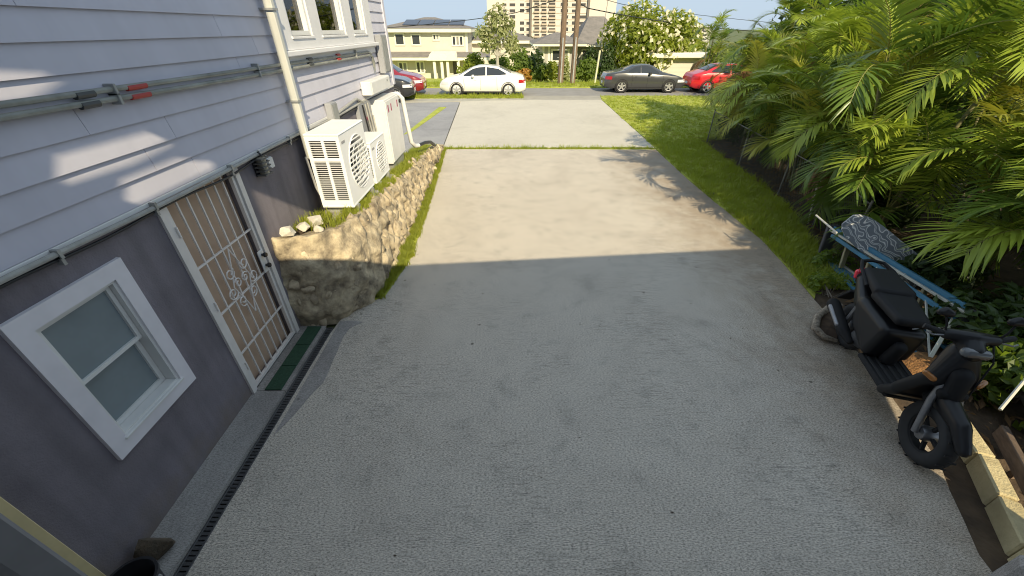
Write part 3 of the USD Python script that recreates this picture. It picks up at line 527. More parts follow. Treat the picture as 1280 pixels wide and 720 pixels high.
for k, y in enumerate(ps):
    xr = np.interp(y, top[2:, 1], top[2:, 0]) - 0.10
    for q in range(7):
        x = -2.62 + (xr + 2.62) * q / 6; pv_.append((x, y, zp(y) - 0.03 + 0.05 * (meshkit.fbm(np.array([x * 4, y * 4, 1.0]), 3) - 0.5)))
    if k: pf += [((k - 1) * 7 + q, (k - 1) * 7 + q + 1, k * 7 + q + 1, k * 7 + q) for q in range(6)]
solo('planter_soil', MB().add(pv_, pf), SOIL, kind='structure', smooth=True)
solo('planter_bank', MB().hull([(-2.62, 9.4, 0.5), (-2.62, 9.4, -0.1), (-2.62, 12.1, -0.1), (-2.62, 12.1, 0.02), (-2.75, 9.4, -0.1), (-2.66, 12.1, -0.1), (-2.55, 9.4, 0.45), (-2.55, 12.1, -0.1), (-2.55, 9.4, -0.1)]), SOIL, kind='structure')
WROCK = M('white_stone', (0.66, 0.62, 0.53), 0.85, var=0.3, scale=9, bump=0.5, bscale=30)
for lab, p, sz in (('angular pale stone at the near left end of the planter rim', (-2.44, 3.88, 1.21), (0.10, 0.07, 0.07)), ('round white stone second from the wall on the planter rim', (-2.38, 4.10, 1.17), (0.075, 0.06, 0.06)),
                   ('largest white stone on the planter rim nearest the big air conditioner', (-2.30, 4.26, 1.17), (0.10, 0.075, 0.075)), ('small cream stone on the rim before the largest white one', (-2.22, 4.12, 1.13), (0.06, 0.05, 0.045))):
    g = stone(rr, *sz, n=22); g.apply_translation(p); solo('rim_stone', MB().tm(g), WROCK, lab, 'stone')

ACW = M('appliance_white', (0.84, 0.85, 0.84), 0.42, var=0.06, scale=4)
ACD = M('appliance_dark', (0.05, 0.05, 0.05), 0.6)
def aircon(lab, y0, y1, xb, xf, z0, z1, cyl, rad):
    t = thing('air_conditioner', lab, 'air conditioner', ((xb + xf) / 2, (y0 + y1) / 2, z0)); W_, Hh = y1 - y0, z1 - z0
    P = Polygon([(y0, z0), (y1, z0), (y1, z1), (y0, z1)]).difference(Point(cyl, (z0 + z1) / 2).buffer(rad, 24))
    part(t, 'casing', MB().prism(P, xf - 0.03, xf, YZ()).box(xb, xf - 0.03, y1 - 0.02, y1, z0, z1).box(xb, xb + 0.02, y0, y1 - 0.02, z0, z1), ACW, world=True)
    part(t, 'lid', MB().box(xb - 0.008, xf + 0.008, y0 - 0.008, y1 + 0.008, z1, z1 + 0.028, 0.012), ACW, world=True)
    part(t, 'base_pan', MB().box(xb, xf + 0.004, y0 - 0.004, y1, z0 - 0.03, z0, 0.006), ACW, world=True)
    part(t, 'cavity', MB().box(xb + 0.03, xb + 0.05, y0 + 0.03, y1 - 0.03, z0 + 0.01, z1 - 0.01).box(xb + 0.05, xf - 0.035, y0 + 0.06, y0 + 0.07, z0 + 0.01, z1 - 0.01), ACD, world=True)
    # side frame with two columns of louvres facing down the drive
    D = xf - xb; fr = Polygon([(xb + 0.0205, z0), (xf - 0.0305, z0), (xf - 0.0305, z1), (xb + 0.0205, z1)]); a1, a2, a3, a4 = xb + 0.10 * D, xb + 0.46 * D, xb + 0.54 * D, xb + 0.90 * D
    for u0, u1 in ((a1, a2), (a3, a4)): fr = fr.difference(Polygon([(u0, z0 + 0.06), (u1, z0 + 0.06), (u1, z1 - 0.05), (u0, z1 - 0.05)]))
    part(t, 'side_frame', MB().prism(fr, -y0 - 0.02, -y0, XZ()), ACW, world=True)
    lv = MB(); n = int((Hh - 0.11) / 0.026)
    for u0, u1 in ((a1, a2), (a3, a4)):
        for k in range(n):
            z = z0 + 0.065 + k * 0.026; lv.beam(((u0), y0 + 0.012, z), (u1, y0 + 0.012, z), 0.022, 0.006, up=(0, 0.5, 1))
    part(t, 'louvre', lv, ACW, kind='stuff', world=True)
    part(t, 'handle_plate', MB().box(a1, a4, y0 - 0.006, y0 + 0.004, z0 + Hh * 0.66, z0 + Hh * 0.70), ACW, world=True)
    cz_ = (z0 + z1) / 2
    part(t, 'fan_shroud', MB().lathe([(rad, 0), (rad * 0.98, -0.14)], 28, frame((xf - 0.005, cyl, cz_), (0, 1, 0), (0, 0, 1), (1, 0, 0))), ACW, smooth=40, world=True)
    for k in range(3):
        a = k * 2.094 + 0.3; c_, s_ = math.cos(a), math.sin(a); b = MB()
        pts = [(xf - 0.10 + 0.03 * q, cyl + r_ * math.cos(a + q * 0.75 * (0.5 + r_)), cz_ + r_ * math.sin(a + q * 0.75 * (0.5 + r_))) for r_ in (0.05, rad * 0.9) for q in (-0.6, 0.0, 0.6)]
        b.add(pts, [(0, 1, 4, 3), (1, 2, 5, 4)]); part(t, 'fan_blade', b, M('fan_grey', (0.24, 0.24, 0.235), 0.5), world=True)
    part(t, 'fan_hub', MB().lathe([(0.0, 0.02), (0.05, 0.015), (0.055, -0.04)], 14, frame((xf - 0.09, cyl, cz_), (0, 1, 0), (0, 0, 1), (1, 0, 0))), ACD, world=True)
    for k in range(-5, 6):
        z = cz_ + k * rad / 5.6; hw = math.sqrt(max(rad * rad - (z - cz_) ** 2, 0)) + 0.01
        part(t, 'guard_bar', MB().box(xf - 0.004, xf + 0.012, cyl - hw, cyl + hw, z - (0.010 if k % 2 == 0 else 0.004), z + (0.010 if k % 2 == 0 else 0.004)), ACW, world=True)
    for rf in (0.36, 0.70, 1.02): part(t, 'guard_ring', MB().tube([(xf + 0.004, cyl + rad * rf * math.cos(a), cz_ + rad * rf * math.sin(a)) for a in np.linspace(0, 2 * PI, 29)], 0.006, 6, caps=False), ACW, world=True)
    for yy in (y0 + 0.1, y1 - 0.16): part(t, 'foot', MB().box(xb - 0.02, xf + 0.02, yy, yy + 0.06, z0 - 0.13, z0 - 0.03), METAL, world=True)
    part(t, 'badge', MB().box(xf, xf + 0.003, y0 + 0.05, y0 + 0.16, z1 - 0.10, z1 - 0.07), M('badge_grey', (0.3, 0.3, 0.31), 0.4), world=True)
    return t
aircon('large white air conditioner unit at the near end of the planter', 4.76, 5.64, -2.42, -2.02, 1.16, 2.00, 5.26, 0.33)
aircon('smaller white air conditioner unit behind the large one in the planter', 6.05, 6.80, -2.42, -2.12, 1.03, 1.60, 6.48, 0.23)
sl = thing('pad_stone', 'grey concrete pad under the large air conditioner', 'pad', (-2.2, 5.2, 1.0)); part(sl, 'slab', MB().box(-2.5, -1.99, 4.68, 5.72, 0.93, 1.03, 0.015), KERBC, world=True)
sl = thing('pad_stone', 'grey concrete pad under the smaller air conditioner', 'pad', (-2.2, 6.4, 0.9)); part(sl, 'slab', MB().box(-2.5, -2.08, 5.98, 6.88, 0.76, 0.90, 0.015), KERBC, world=True)
# things at the foot of the wall close below the lens
bk = thing('bucket', 'black plastic bucket standing at the bottom left by the plaster wall', 'bucket', (-2.28, 0.97, 0.035))
part(bk, 'body', MB().lathe([(0, 0.0), (0.11, 0.0), (0.135, 0.24), (0.145, 0.25), (0.145, 0.27), (0.13, 0.27), (0.108, 0.02), (0, 0.02)], 24), BLACKP, smooth=40)
part(bk, 'handle', MB().tube([(0.14 * math.cos(a), 0.05 + 0.1 * math.sin(a) * 0.2, 0.25 - 0.10 * math.sin(a)) for a in np.linspace(0, PI, 12)], 0.006, 6), STEEL)
g = stone(rr, 0.11, 0.09, 0.13, 24); g.apply_translation((-2.43, 1.24, 0.10)); solo('corner_rock', MB().tm(g), M('rock_brown', (0.13, 0.095, 0.06), 0.9, scale=10, col2=(0.05, 0.04, 0.028), bump=0.8, bscale=40), 'small brown rock at the foot of the plaster wall beside the bucket', 'rock', smooth=40)

# ================================================================ CARS
CARGLASS = M('car_glass', (0.03, 0.035, 0.04), 0.08, spec=0.8)
RIM = M('wheel_alloy', (0.55, 0.55, 0.56), 0.3, metallic=0.6, var=0.1)
TAIL = M('tail_lamp_red', (0.35, 0.012, 0.015), 0.2, coat=0.6)
HEADL = M('head_lamp_glass', (0.62, 0.63, 0.64), 0.15, coat=0.8)
def lerp_curve(pts):
    p = np.asarray(pts, float); return lambda x: np.interp(x, p[:, 0], p[:, 1])
def smooth_curve(pts, k=5):
    p = np.asarray(pts, float); x = np.linspace(p[0, 0], p[-1, 0], 241); y = np.interp(x, p[:, 0], p[:, 1])
    ker = np.ones(2 * k + 1) / (2 * k + 1); y2 = np.convolve(np.pad(y, k, mode='edge'), ker, 'valid'); return lambda q: np.interp(q, x, y2)
def make_car(name, label, loc, rz, paint, L, W, top, belt, xw, side_glass, wsh, rsh, group='parked cars along the street', soft=None, wr=0.33, sill=0.22, roofw=0.70):
    """a car from its silhouette. x runs to the front; top: silhouette; belt: shoulder line; wsh, rsh: windshield and rear window spans in x"""
    t = thing(name, label, 'car', loc, rz, group)
    ft, fb = smooth_curve(top, 4), smooth_curve(belt, 6)
    x0, x1 = -L / 2, L / 2; N = 72
    X = x0 + (x1 - x0) * (0.5 - 0.5 * np.cos(np.linspace(0, PI, N)))
    def half(x):
        e = min((x - x0), (x1 - x)) / 0.55
        return W / 2 * (0.80 + 0.20 * math.sin(min(max(e, 0), 1) * PI / 2))
    def section(x):
        w, zb, zt_ = half(x), float(fb(x)), float(ft(x)); zb = min(zb, zt_ - 0.015); g = max(zt_ - zb, 0)
        e = min((x - x0), (x1 - x)) / 0.3; lo = sill + 0.10 * (1 - min(max(e, 0), 1))
        gl = min(g / 0.30, 1.0); wt = w * (0.93 - (0.93 - roofw) * gl)
        p = [(w * 0.86, lo), (w * 0.965, lo + 0.06), (w * 1.0, lo + (zb - lo) * 0.45), (w * 0.985, lo + (zb - lo) * 0.75), (w * 0.955, zb)]
        for u in (0.25, 0.5, 0.75): p.append((w * 0.955 + (wt - w * 0.955) * u, zb + (g - 0.07 * gl) * u))
        p += [(wt, zb + g - 0.06 * gl), (wt * 0.90, zb + g - 0.02 * gl), (wt * 0.6, zt_ - 0.004), (wt * 0.3, zt_), (0, zt_)]
        return np.array(p)
    secs = [section(x) for x in X]; m = len(secs[0]); ring_n = 2 * m - 1
    V = np.array([[(X[k], y, z) for y, z in s] + [(X[k], -y, z) for y, z in s[-2::-1]] for k, s in enumerate(secs)])
    i, j = np.meshgrid(np.arange(N - 1), np.arange(ring_n - 1), indexing='ij'); a = i * ring_n + j
    Q = np.stack([a, a + 1, a + ring_n + 1, a + ring_n], -1).reshape(-1, 4)
    b = MB().add(V.reshape(-1, 3), Q[:, ::-1]); q = np.arange(N - 1)
    b.add(V[:, [0, -1]].reshape(-1, 3), np.stack([2 * q, 2 * q + 2, 2 * q + 3, 2 * q + 1], 1))
    for k, fl in ((0, 1), (N - 1, -1)):
        c = V[k].mean(0); b.add(np.vstack([V[k], c]), [(u, u + 1, ring_n)[::fl] for u in range(ring_n - 1)] + [(ring_n - 1, 0, ring_n)[::fl]])
    mat = paint
    body = part(t, 'body', b, mat, smooth=65)
    def sy(x, z):
        s = section(x); zz, k = s[:9, 1], None; return float(np.interp(z, zz, s[:9, 0]))
    def strip(fl, fu, xa, xb, n, off, rows=3):
        for s in (1, -1):
            v = []; xs = np.linspace(xa, xb, n)
            for x in xs:
                for r_ in range(rows + 1): z = fl(x) + (fu(x) - fl(x)) * r_ / rows; v.append((x, s * (sy(x, z) + off), z))
            w_ = rows + 1; f = [(k * w_ + r_, (k + 1) * w_ + r_, (k + 1) * w_ + r_ + 1, k * w_ + r_) [::s] if False else ((k * w_ + r_, (k + 1) * w_ + r_, (k + 1) * w_ + r_ + 1, k * w_ + r_ + 1)) for k in range(n - 1) for r_ in range(rows)]
            f = np.array(f); yield MB().add(v, f if s < 0 else f[:, ::-1])
    for lo, hi in side_glass:
        fl, fu = lerp_curve(lo), lerp_curve(hi)
        for g in strip(fl, fu, lo[0][0], lo[-1][0], 14, 0.006): part(t, 'side_window', g, CARGLASS, smooth=60)
    for nm, (xa, xb) in (('windshield', wsh), ('rear_window', rsh)):
        if xa is None: continue
        xs = np.linspace(xa, xb, 8); v = []
        for x in xs:
            s = section(x); full = np.vstack([s[6:], (s[6:-1] * (-1, 1))[::-1]])
            full[:, 0] *= 0.93; v += [(x, y, z + 0.010) for y, z in full]
        n = len(full); g = MB().add(np.array(v) + (0.012 if nm == 'windshield' else -0.012, 0, 0.004), [(k * n + r_, k * n + r_ + 1, (k + 1) * n + r_ + 1, (k + 1) * n + r_) for k in range(7) for r_ in range(n - 1)])
        part(t, nm, g, CARGLASS, smooth=60)
    for x in xw:
        for s in (1, -1):
            yo = s * (half(x) - 0.005); wm = frame((x, s * (half(x) - 0.20), wr), (1, 0, 0), (0, 0, 1), (0, s, 0))
            part(t, 'wheel_arch', MB().lathe([(wr * 1.14, -0.05), (wr * 1.14, 0.206), (wr * 1.06, 0.207), (wr * 1.06, 0.1)], 28, wm), DARKHOLE)
            wh = part(t, 'wheel', MB().lathe([(wr * 0.66, 0.02), (wr * 0.9, 0.0), (wr, 0.03), (wr, 0.185), (wr * 0.93, 0.208), (wr * 0.70, 0.208), (wr * 0.66, 0.17)], 28, wm), RUBBER, smooth=40)
            part(wh, 'rim', MB().lathe([(wr * 0.70, 0.20), (wr * 0.63, 0.195), (wr * 0.62, 0.10)], 28, wm), RIM, smooth=40)
            part(wh, 'brake_disc', MB().lathe([(0, 0.10), (wr * 0.62, 0.10)], 20, wm), DARKHOLE)
            sp = MB()
            for k in range(5):
                a = k * 2 * PI / 5 + 0.3; ca, sa = math.cos(a), math.sin(a); l = MB()
                l.hull([(r_ * ca - o * sa, r_ * sa + o * ca, zz) for r_, ww in ((wr * 0.08, 0.045), (wr * 0.66, 0.030)) for o in (-ww, ww) for zz in (0.15, 0.196)])
                vv, ff = l.get(); part(wh, 'spoke', (trimesh.transform_points(vv, wm), ff), RIM)
            part(wh, 'hub_cap', MB().lathe([(0, 0.202), (0.05, 0.199), (0.06, 0.15)], 14, wm), RIM)
    zf, zr = float(fb(x1 - 0.25)), float(fb(x0 + 0.2))
    for s in (1, -1):
        def lamp(xa, xb, za, zb, mt, nm):
            v = []
            for x in np.linspace(xa, xb, 5):
                for z in np.linspace(za, zb, 4): v.append((x + (0.004 if xb > 0 else -0.004), s * (sy(x, z) + 0.010), z))
            f = np.array([(k * 4 + r_, (k + 1) * 4 + r_, (k + 1) * 4 + r_ + 1, k * 4 + r_ + 1) for k in range(4) for r_ in range(3)]); part(t, nm, MB().add(v, f if s < 0 else f[:, ::-1]), mt, smooth=60)
        lamp(x1 - 0.50, x1 - 0.06, zf - 0.19, zf - 0.06, HEADL, 'headlight'); lamp(x0 + 0.04, x0 + 0.38, zr - 0.20, zr - 0.05, TAIL, 'tail_light')
        xm = wsh[0] - 0.12 if wsh[0] else x1 - 1.4; zm = float(fb(xm)) + 0.06; ym = s * (half(xm) * 0.96)
        part(t, 'mirror', MB().hull([(xm + dx, ym + s * dy, zm + dz) for dx in (-0.05, 0.06) for dy in (-0.02, 0.16) for dz in (-0.05, 0.06)]), mat)
        for xh in (x0 + L * 0.37, x0 + L * 0.58): zh = float(fb(xh)) - 0.13; part(t, 'door_handle', MB().box(xh - 0.08, xh + 0.08, *sorted((s * sy(xh, zh), s * (sy(xh, zh) + 0.018))), zh - 0.015, zh + 0.015, 0.004), mat)
        for xs_ in (x0 + L * 0.33, x0 + L * 0.52, x0 + L * 0.71):
            zz = np.linspace(sill + 0.1, float(fb(xs_)) - 0.02, 8); part(t, 'door_seam', MB().tube([(xs_, s * (sy(xs_, z) + 0.001), z) for z in zz], 0.006, 4), DARKHOLE)
        part(t, 'sill_trim', MB().box(-L * 0.28, L * 0.28, *sorted((s * W * 0.43, s * (W * 0.49))), sill - 0.03, sill + 0.03, 0.01), BLACKP)
    for x, s in ((x1, 1), (x0, -1)):
        part(t, 'number_plate', MB().box(*sorted((x - s * 0.02, x + s * 0.012)), -0.16, 0.16, 0.42, 0.55), M('plate_white', (0.6, 0.6, 0.58), 0.5))
        part(t, 'bumper_grille', MB().box(*sorted((x - s * 0.10, x + s * 0.006)), -W * 0.30, W * 0.30, 0.27, 0.38, 0.02), BLACKP)
    return t
def carpaint(nm, c, r=0.28): return M(nm, c, r, coat=0.9, var=0.04)
sed_top = [(-2.3, 0.62), (-2.22, 0.92), (-1.75, 1.06), (-1.55, 1.10), (-0.85, 1.40), (-0.3, 1.46), (0.2, 1.44), (0.55, 1.36), (1.25, 1.00), (1.9, 0.88), (2.2, 0.76), (2.3, 0.55)]
sed_belt = [(-2.3, 0.55), (-2.15, 0.88), (-1.4, 0.98), (0, 0.94), (1.2, 0.90), (1.9, 0.82), (2.2, 0.70), (2.3, 0.5)]
sg = [([(-1.25, 1.04), (-0.25, 1.00)], [(-1.25, 1.10), (-0.85, 1.30), (-0.25, 1.38)]), ([(-0.18, 1.00), (0.98, 0.97)], [(-0.18, 1.38), (0.15, 1.37), (0.5, 1.29), (0.98, 1.02)])]
make_car('parked_car', 'white four-door car parked on the street left of the utility poles', (-1.55, 24.15, -0.03), PI - 0.03, carpaint('car_white', (0.78, 0.77, 0.74)), 4.6, 1.8, sed_top, sed_belt, (-1.38, 1.38), sg, (0.58, 1.22), (-1.5, -0.9))
cv_top = [(-2.28, 0.6), (-2.2, 0.96), (-1.5, 1.06), (-1.2, 1.12), (-0.6, 1.36), (-0.1, 1.41), (0.25, 1.38), (0.95, 1.02), (1.7, 0.88), (2.15, 0.74), (2.28, 0.55)]
cv_belt = [(-2.28, 0.55), (-2.1, 0.92), (-1.2, 0.97), (0, 0.92), (1.0, 0.88), (1.8, 0.80), (2.15, 0.68), (2.28, 0.5)]
cg = [([(-0.98, 1.04), (-0.35, 0.99)], [(-0.98, 1.09), (-0.62, 1.27), (-0.35, 1.32)]), ([(-0.28, 0.98), (0.70, 0.95)], [(-0.28, 1.33), (0.0, 1.33), (0.22, 1.28), (0.70, 1.02)])]
make_car('parked_car', 'dark grey coupe parked before the flowering round tree', (7.5, 25.6, -0.03), 0.0, carpaint('car_grey', (0.045, 0.047, 0.05)), 4.56, 1.8, cv_top, cv_belt, (-1.32, 1.35), cg, (0.3, 0.9), (-1.15, -0.65))
suv_top = [(-2.25, 0.7), (-2.2, 1.15), (-2.0, 1.45), (-1.5, 1.60), (-0.3, 1.66), (0.3, 1.60), (1.05, 1.12), (1.8, 0.98), (2.15, 0.82), (2.25, 0.6)]
suv_belt = [(-2.25, 0.62), (-2.1, 1.02), (-1.0, 1.06), (0.2, 1.02), (1.0, 0.99), (1.8, 0.90), (2.15, 0.76), (2.25, 0.55)]
vg = [([(-1.85, 1.14), (-0.85, 1.11)], [(-1.85, 1.34), (-1.4, 1.46), (-0.85, 1.53)]), ([(-0.78, 1.11), (0.8, 1.06)], [(-0.78, 1.53), (0.0, 1.53), (0.32, 1.45), (0.8, 1.12)])]
make_car('parked_car', 'dark red car with its nose towards the white four-door car', (-7.05, 24.2, -0.03), 0.06, carpaint('car_maroon', (0.22, 0.012, 0.022)), 4.5, 1.85, suv_top, suv_belt, (-1.35, 1.38), vg, (0.38, 1.02), (-2.1, -1.6), wr=0.36)
make_car('parked_car', 'black car half hidden behind the clapboard house corner', (-7.15, 21.9, 0.0), 0.12, carpaint('car_black', (0.02, 0.021, 0.023)), 4.5, 1.85, suv_top, suv_belt, (-1.35, 1.38), vg, (0.38, 1.02), (-2.1, -1.6), wr=0.36)
make_car('parked_car', 'bright red car half hidden behind the palms on the right', (12.3, 25.4, -0.03), 0.0, carpaint('car_red', (0.55, 0.015, 0.025)), 4.5, 1.8, sed_top, sed_belt, (-1.38, 1.38), sg, (0.58, 1.22), (-1.5, -0.9))

# ================================================================ HOUSES, GARAGE AND TOWER ACROSS THE STREET
SHINGLE = M('shingle_roof', (0.22, 0.20, 0.185), 0.9, scale=2.2, col2=(0.15, 0.14, 0.13), bump=0.4, bscale=30)
BEIGE = M('beige_wall', (0.58, 0.54, 0.46), 0.8, var=0.10, scale=1.0)
GREYW = M('grey_wall', (0.40, 0.385, 0.36), 0.8, var=0.10, scale=1.0)
DGLASS = M('far_glass', (0.04, 0.045, 0.05), 0.12, spec=0.7)
SHEER = M('far_curtain', (0.28, 0.28, 0.27), 0.6, var=0.3, scale=3)
def far_box(parent, nm, u0, v0, u1, v1, Y, d0, d1, mat, ch=0.0, **k):
    """a box whose front is sighted from (u0, v0) to (u1, v1) on the plane Y; d0 before it, d1 behind it"""
    a, b = at(u0, v0, Y), at(u1, v1, Y); lo, hi = np.minimum(a, b), np.maximum(a, b)
    return part(parent, nm, MB().box(lo[0], hi[0], Y - d0, Y + d1, lo[2], hi[2], ch), mat, world=True, **k)
def far_window(parent, u0, v0, u1, v1, Y, frame_m, bars=1, fw=0.09, glass=None):
    a, b = at(u0, v0, Y), at(u1, v1, Y); x0, x1, z0, z1 = a[0], b[0], b[2], a[2]; fw = min(fw, (z1 - z0) * 0.2, (x1 - x0) * 0.55 / (bars + 1))
    P = Polygon([(x0, z0), (x1, z0), (x1, z1), (x0, z1)]); n = bars
    for k in range(n):
        w_ = (x1 - x0 - fw * (n + 1)) / n; xa = x0 + fw + k * (w_ + fw); P = P.difference(Polygon([(xa, z0 + fw), (xa + w_, z0 + fw), (xa + w_, z1 - fw), (xa, z1 - fw)]))
    f_ = part(parent, 'window', MB().prism(P, -Y + 0.005, -Y + 0.075, XZ()).shift((0, 0, 0)), frame_m, world=True)
    for k in range(n):
        w_ = (x1 - x0 - fw * (n + 1)) / n; xa = x0 + fw + k * (w_ + fw); part(f_, 'pane', MB().box(xa, xa + w_, Y - 0.03, Y - 0.006, z0 + fw, z1 - fw), glass or (DGLASS if k % 2 == 0 else SHEER), world=True)
# two-storey beige house
Yh = 45.0; g0 = float(zt(Yh)) - 0.2
bh = thing('beige_house', 'two-storey beige house with cream trim behind the white four-door car', 'house', (-14, Yh, g0))
def P2(u, v, Y=Yh): q = at(u, v, Y); return q[0], q[2]
xl, xr = P2(481, 60)[0], P2(583, 60)[0]; zev = P2(530, 40)[1]; zmid = P2(530, 70)[1]; xr2 = P2(598, 60)[0]
part(bh, 'upper_wall', MB().box(xl, xr, Yh, Yh + 8, zmid, zev), BEIGE, world=True)
part(bh, 'lower_wall', MB().box(xl + 0.3, xr2, Yh + 0.001, Yh + 8.2, g0 - 0.3, zmid - 0.02), BEIGE, world=True)
def hip(parent, x0, x1, y0, y1, z0, zr, inset, mat, over=0.5, fas=0.28, trim=CREAM, flat=0):
    x0, x1, y0, y1 = x0 - over, x1 + over, y0 - over, y1 + over
    part(parent, 'fascia', MB().box(x0, x1, y0, y1, z0 - 0.02, z0 + fas), trim, world=True)
    v = [(x0 - .04, y0 - .04, z0 + fas + .004), (x1 + .04, y0 - .04, z0 + fas + .004), (x1 + .04, y1 + .04, z0 + fas + .004), (x0 - .04, y1 + .04, z0 + fas + .004), (x0 + inset, (y0 + y1) / 2, zr), (x1 - inset, (y0 + y1) / 2, zr)]
    return part(parent, 'roof', MB().hull(v), mat, world=True)
rf = hip(bh, xl, xr, Yh, Yh + 8, zev, zev + 1.25, 4.0, SHINGLE, 0.55)
# solar panels lying on the front slope
sl_a = math.atan2(1.25 - 0.28, 4.55)
for k in range(4): part(rf, 'solar_panel', MB().obox((xl + 2.6 + k * 1.5, Yh + 1.55, zev + 0.28 + 2.1 * math.tan(sl_a) + 0.06), (1.42, 2.1, 0.05), rotx(sl_a)), M('solar_dark', (0.02, 0.022, 0.03), 0.2), world=True)
x_a, x_b = P2(475, 76)[0], P2(613, 76)[0]
part(bh, 'porch_fascia', MB().box(x_a, x_b, Yh - 1.3, Yh + 0.2, zmid - 0.30, zmid - 0.04), CREAM, world=True)
part(bh, 'porch_roof', MB().hull([(x_a - .05, Yh - 1.35, zmid - .036), (x_b + .05, Yh - 1.35, zmid - .036), (x_b, Yh - 0.01, zmid + .36), (x_a, Yh - 0.01, zmid + .36), (x_a, Yh - .01, zmid - .036), (x_b, Yh - .01, zmid - .036)]), SHINGLE, world=True)
xg = P2(552, 66)[0]
part(bh, 'porch_gable', MB().hull([(P2(537, 70)[0], Yh - 1.7, zmid - .30), (P2(575, 70)[0], Yh - 1.7, zmid - .30), (P2(541, 70)[0], Yh - 1.7, zmid + .22), (P2(571, 70)[0], Yh - 1.7, zmid + .22), (P2(537, 70)[0], Yh - 1.36, zmid - .30), (P2(575, 70)[0], Yh - 1.36, zmid - .30), (P2(541, 70)[0], Yh - .2, zmid + .42), (P2(571, 70)[0], Yh - .2, zmid + .42)]), CREAM, world=True)
for u in (546, 555, 562, 575): q = P2(u, 80)[0]; part(bh, 'porch_column', MB().box(q - 0.13, q + 0.13, Yh - 1.5, Yh - 1.24, g0, zmid - 0.30, 0.02), CREAM, world=True)
for u0, v0, u1, v1, n in ((492, 41, 507, 57, 1), (513, 42, 527, 57, 1), (540, 42, 550, 51, 2), (564, 44, 580, 58, 3), (497, 77, 511, 93, 2), (519, 76, 532, 92, 2)): far_window(bh, u0, v0, u1, v1, Yh, CREAM, n, 0.13)
far_box(bh, 'front_door', 549, 76, 554, 100, Yh, 0.05, 0.05, CREAM); far_box(bh, 'front_door', 566, 77, 575, 96, Yh, 0.05, 0.05, M('far_door', (0.10, 0.085, 0.075), 0.5), label='dark inner porch door')
for u in (481.5, 583): q = P2(u, 50)[0]; part(bh, 'corner_trim', MB().box(q - 0.12, q + 0.12, Yh - 0.03, Yh + 0.1, zmid, zev), CREAM, world=True)
# second house part to its right, set back
Yb = 52.0; sb = thing('beige_house', 'beige house partly hidden behind the pale blossoming slender tree', 'house', (-4, Yb, -1.6))
x0, z1 = at(586, 54, Yb)[0], at(586, 54, Yb)[2]; x1 = at(664, 54, Yb)[0]; gz = float(zt(Yb)) - 0.3
part(sb, 'wall', MB().box(x0, x1, Yb, Yb + 7, gz, z1), BEIGE, world=True); hip(sb, x0, x1, Yb, Yb + 7, z1, z1 + 1.2, 3.0, SHINGLE, 0.6)
for u0, v0, u1, v1, n in ((587, 58, 592, 70, 1), (609, 58, 618, 68, 2), (652, 58, 657, 70, 1)): far_window(sb, u0, max(v0, 56), u1, v1, Yb, CREAM, n, 0.10)
# single-storey grey house with a hip roof
Yg = 42.0; gh = thing('grey_house', 'low grey house with grey hip roof behind the two utility poles', 'house', (6, Yg, -1.2)); gz = float(zt(Yg)) - 0.3
x0, x1, z1 = at(678, 57, Yg)[0], at(722, 57, Yg)[0], at(690, 57, Yg)[2]
part(gh, 'wall', MB().box(x0, x1, Yg, Yg + 7, gz, z1), GREYW, world=True)
hip(gh, x0, x1, Yg, Yg + 7, z1, z1 + 1.0, 2.4, SHINGLE, 0.9, 0.16)
xb1 = at(775, 50, Yg + 1.2)[0]; zb1 = at(740, 58, Yg + 1.2)[2]
part(gh, 'wing_wall', MB().box(x1 - 0.02, xb1, Yg + 1.2, Yg + 8.5, gz, zb1), GREYW, world=True); hip(gh, x1 + 0.6, xb1, Yg + 1.2, Yg + 8.5, zb1, zb1 + 2.4, 3.2, SHINGLE, 0.7, 0.16)
far_window(gh, 689, 61, 711, 78, Yg, CREAM, 2, 0.16); far_window(gh, 727, 61, 738, 82, Yg + 1.2, CREAM, 1, 0.12)
for u in (679, 686, 720): q = at(u, 70, Yg)[0]; part(gh, 'corner_trim', MB().box(q - 0.1, q + 0.1, Yg - 0.03, Yg + 0.05, gz, z1), CREAM, world=True)
# garage with a flat white roof
Yc = 35.0; gg = thing('garage', 'flat roofed pale garage behind the grey coupe with one wide door', 'garage', (15, Yc, -0.6)); gz = float(zt(Yc)) - 0.2
x0, x1, z1 = at(821, 70, Yc)[0], at(875, 70, Yc)[0], at(850, 72, Yc)[2]
PALE = M('garage_wall', (0.50, 0.46, 0.40), 0.8, var=0.08, scale=1.2)
part(gg, 'wall', MB().box(x0, x1, Yc, Yc + 5.5, gz, z1), PALE, world=True)
part(gg, 'roof', MB().box(x0 - 0.5, x1 + 0.7, Yc - 0.6, Yc + 6, z1, z1 + 0.32, 0.03), M('garage_roof', (0.68, 0.66, 0.60), 0.6), world=True)
far_box(gg, 'garage_door', 828, 79, 870, 103, Yc, 0.02, 0.05, M('garage_door_paint', (0.56, 0.52, 0.47), 0.6))
for k in range(4):
    z = at(840, 85 + k * 5.2, Yc)[2]; part(gg, 'door_joint', MB().box(at(829, 80, Yc)[0], at(869, 80, Yc)[0], Yc - 0.024, Yc - 0.019, z, z + 0.025), PALE, world=True)
for u in (824, 872.5): q = at(u, 90, Yc)[0]; part(gg, 'post', MB().box(q - 0.12, q + 0.12, Yc - 0.1, Yc - 0.001, gz, z1), WHITE, world=True)
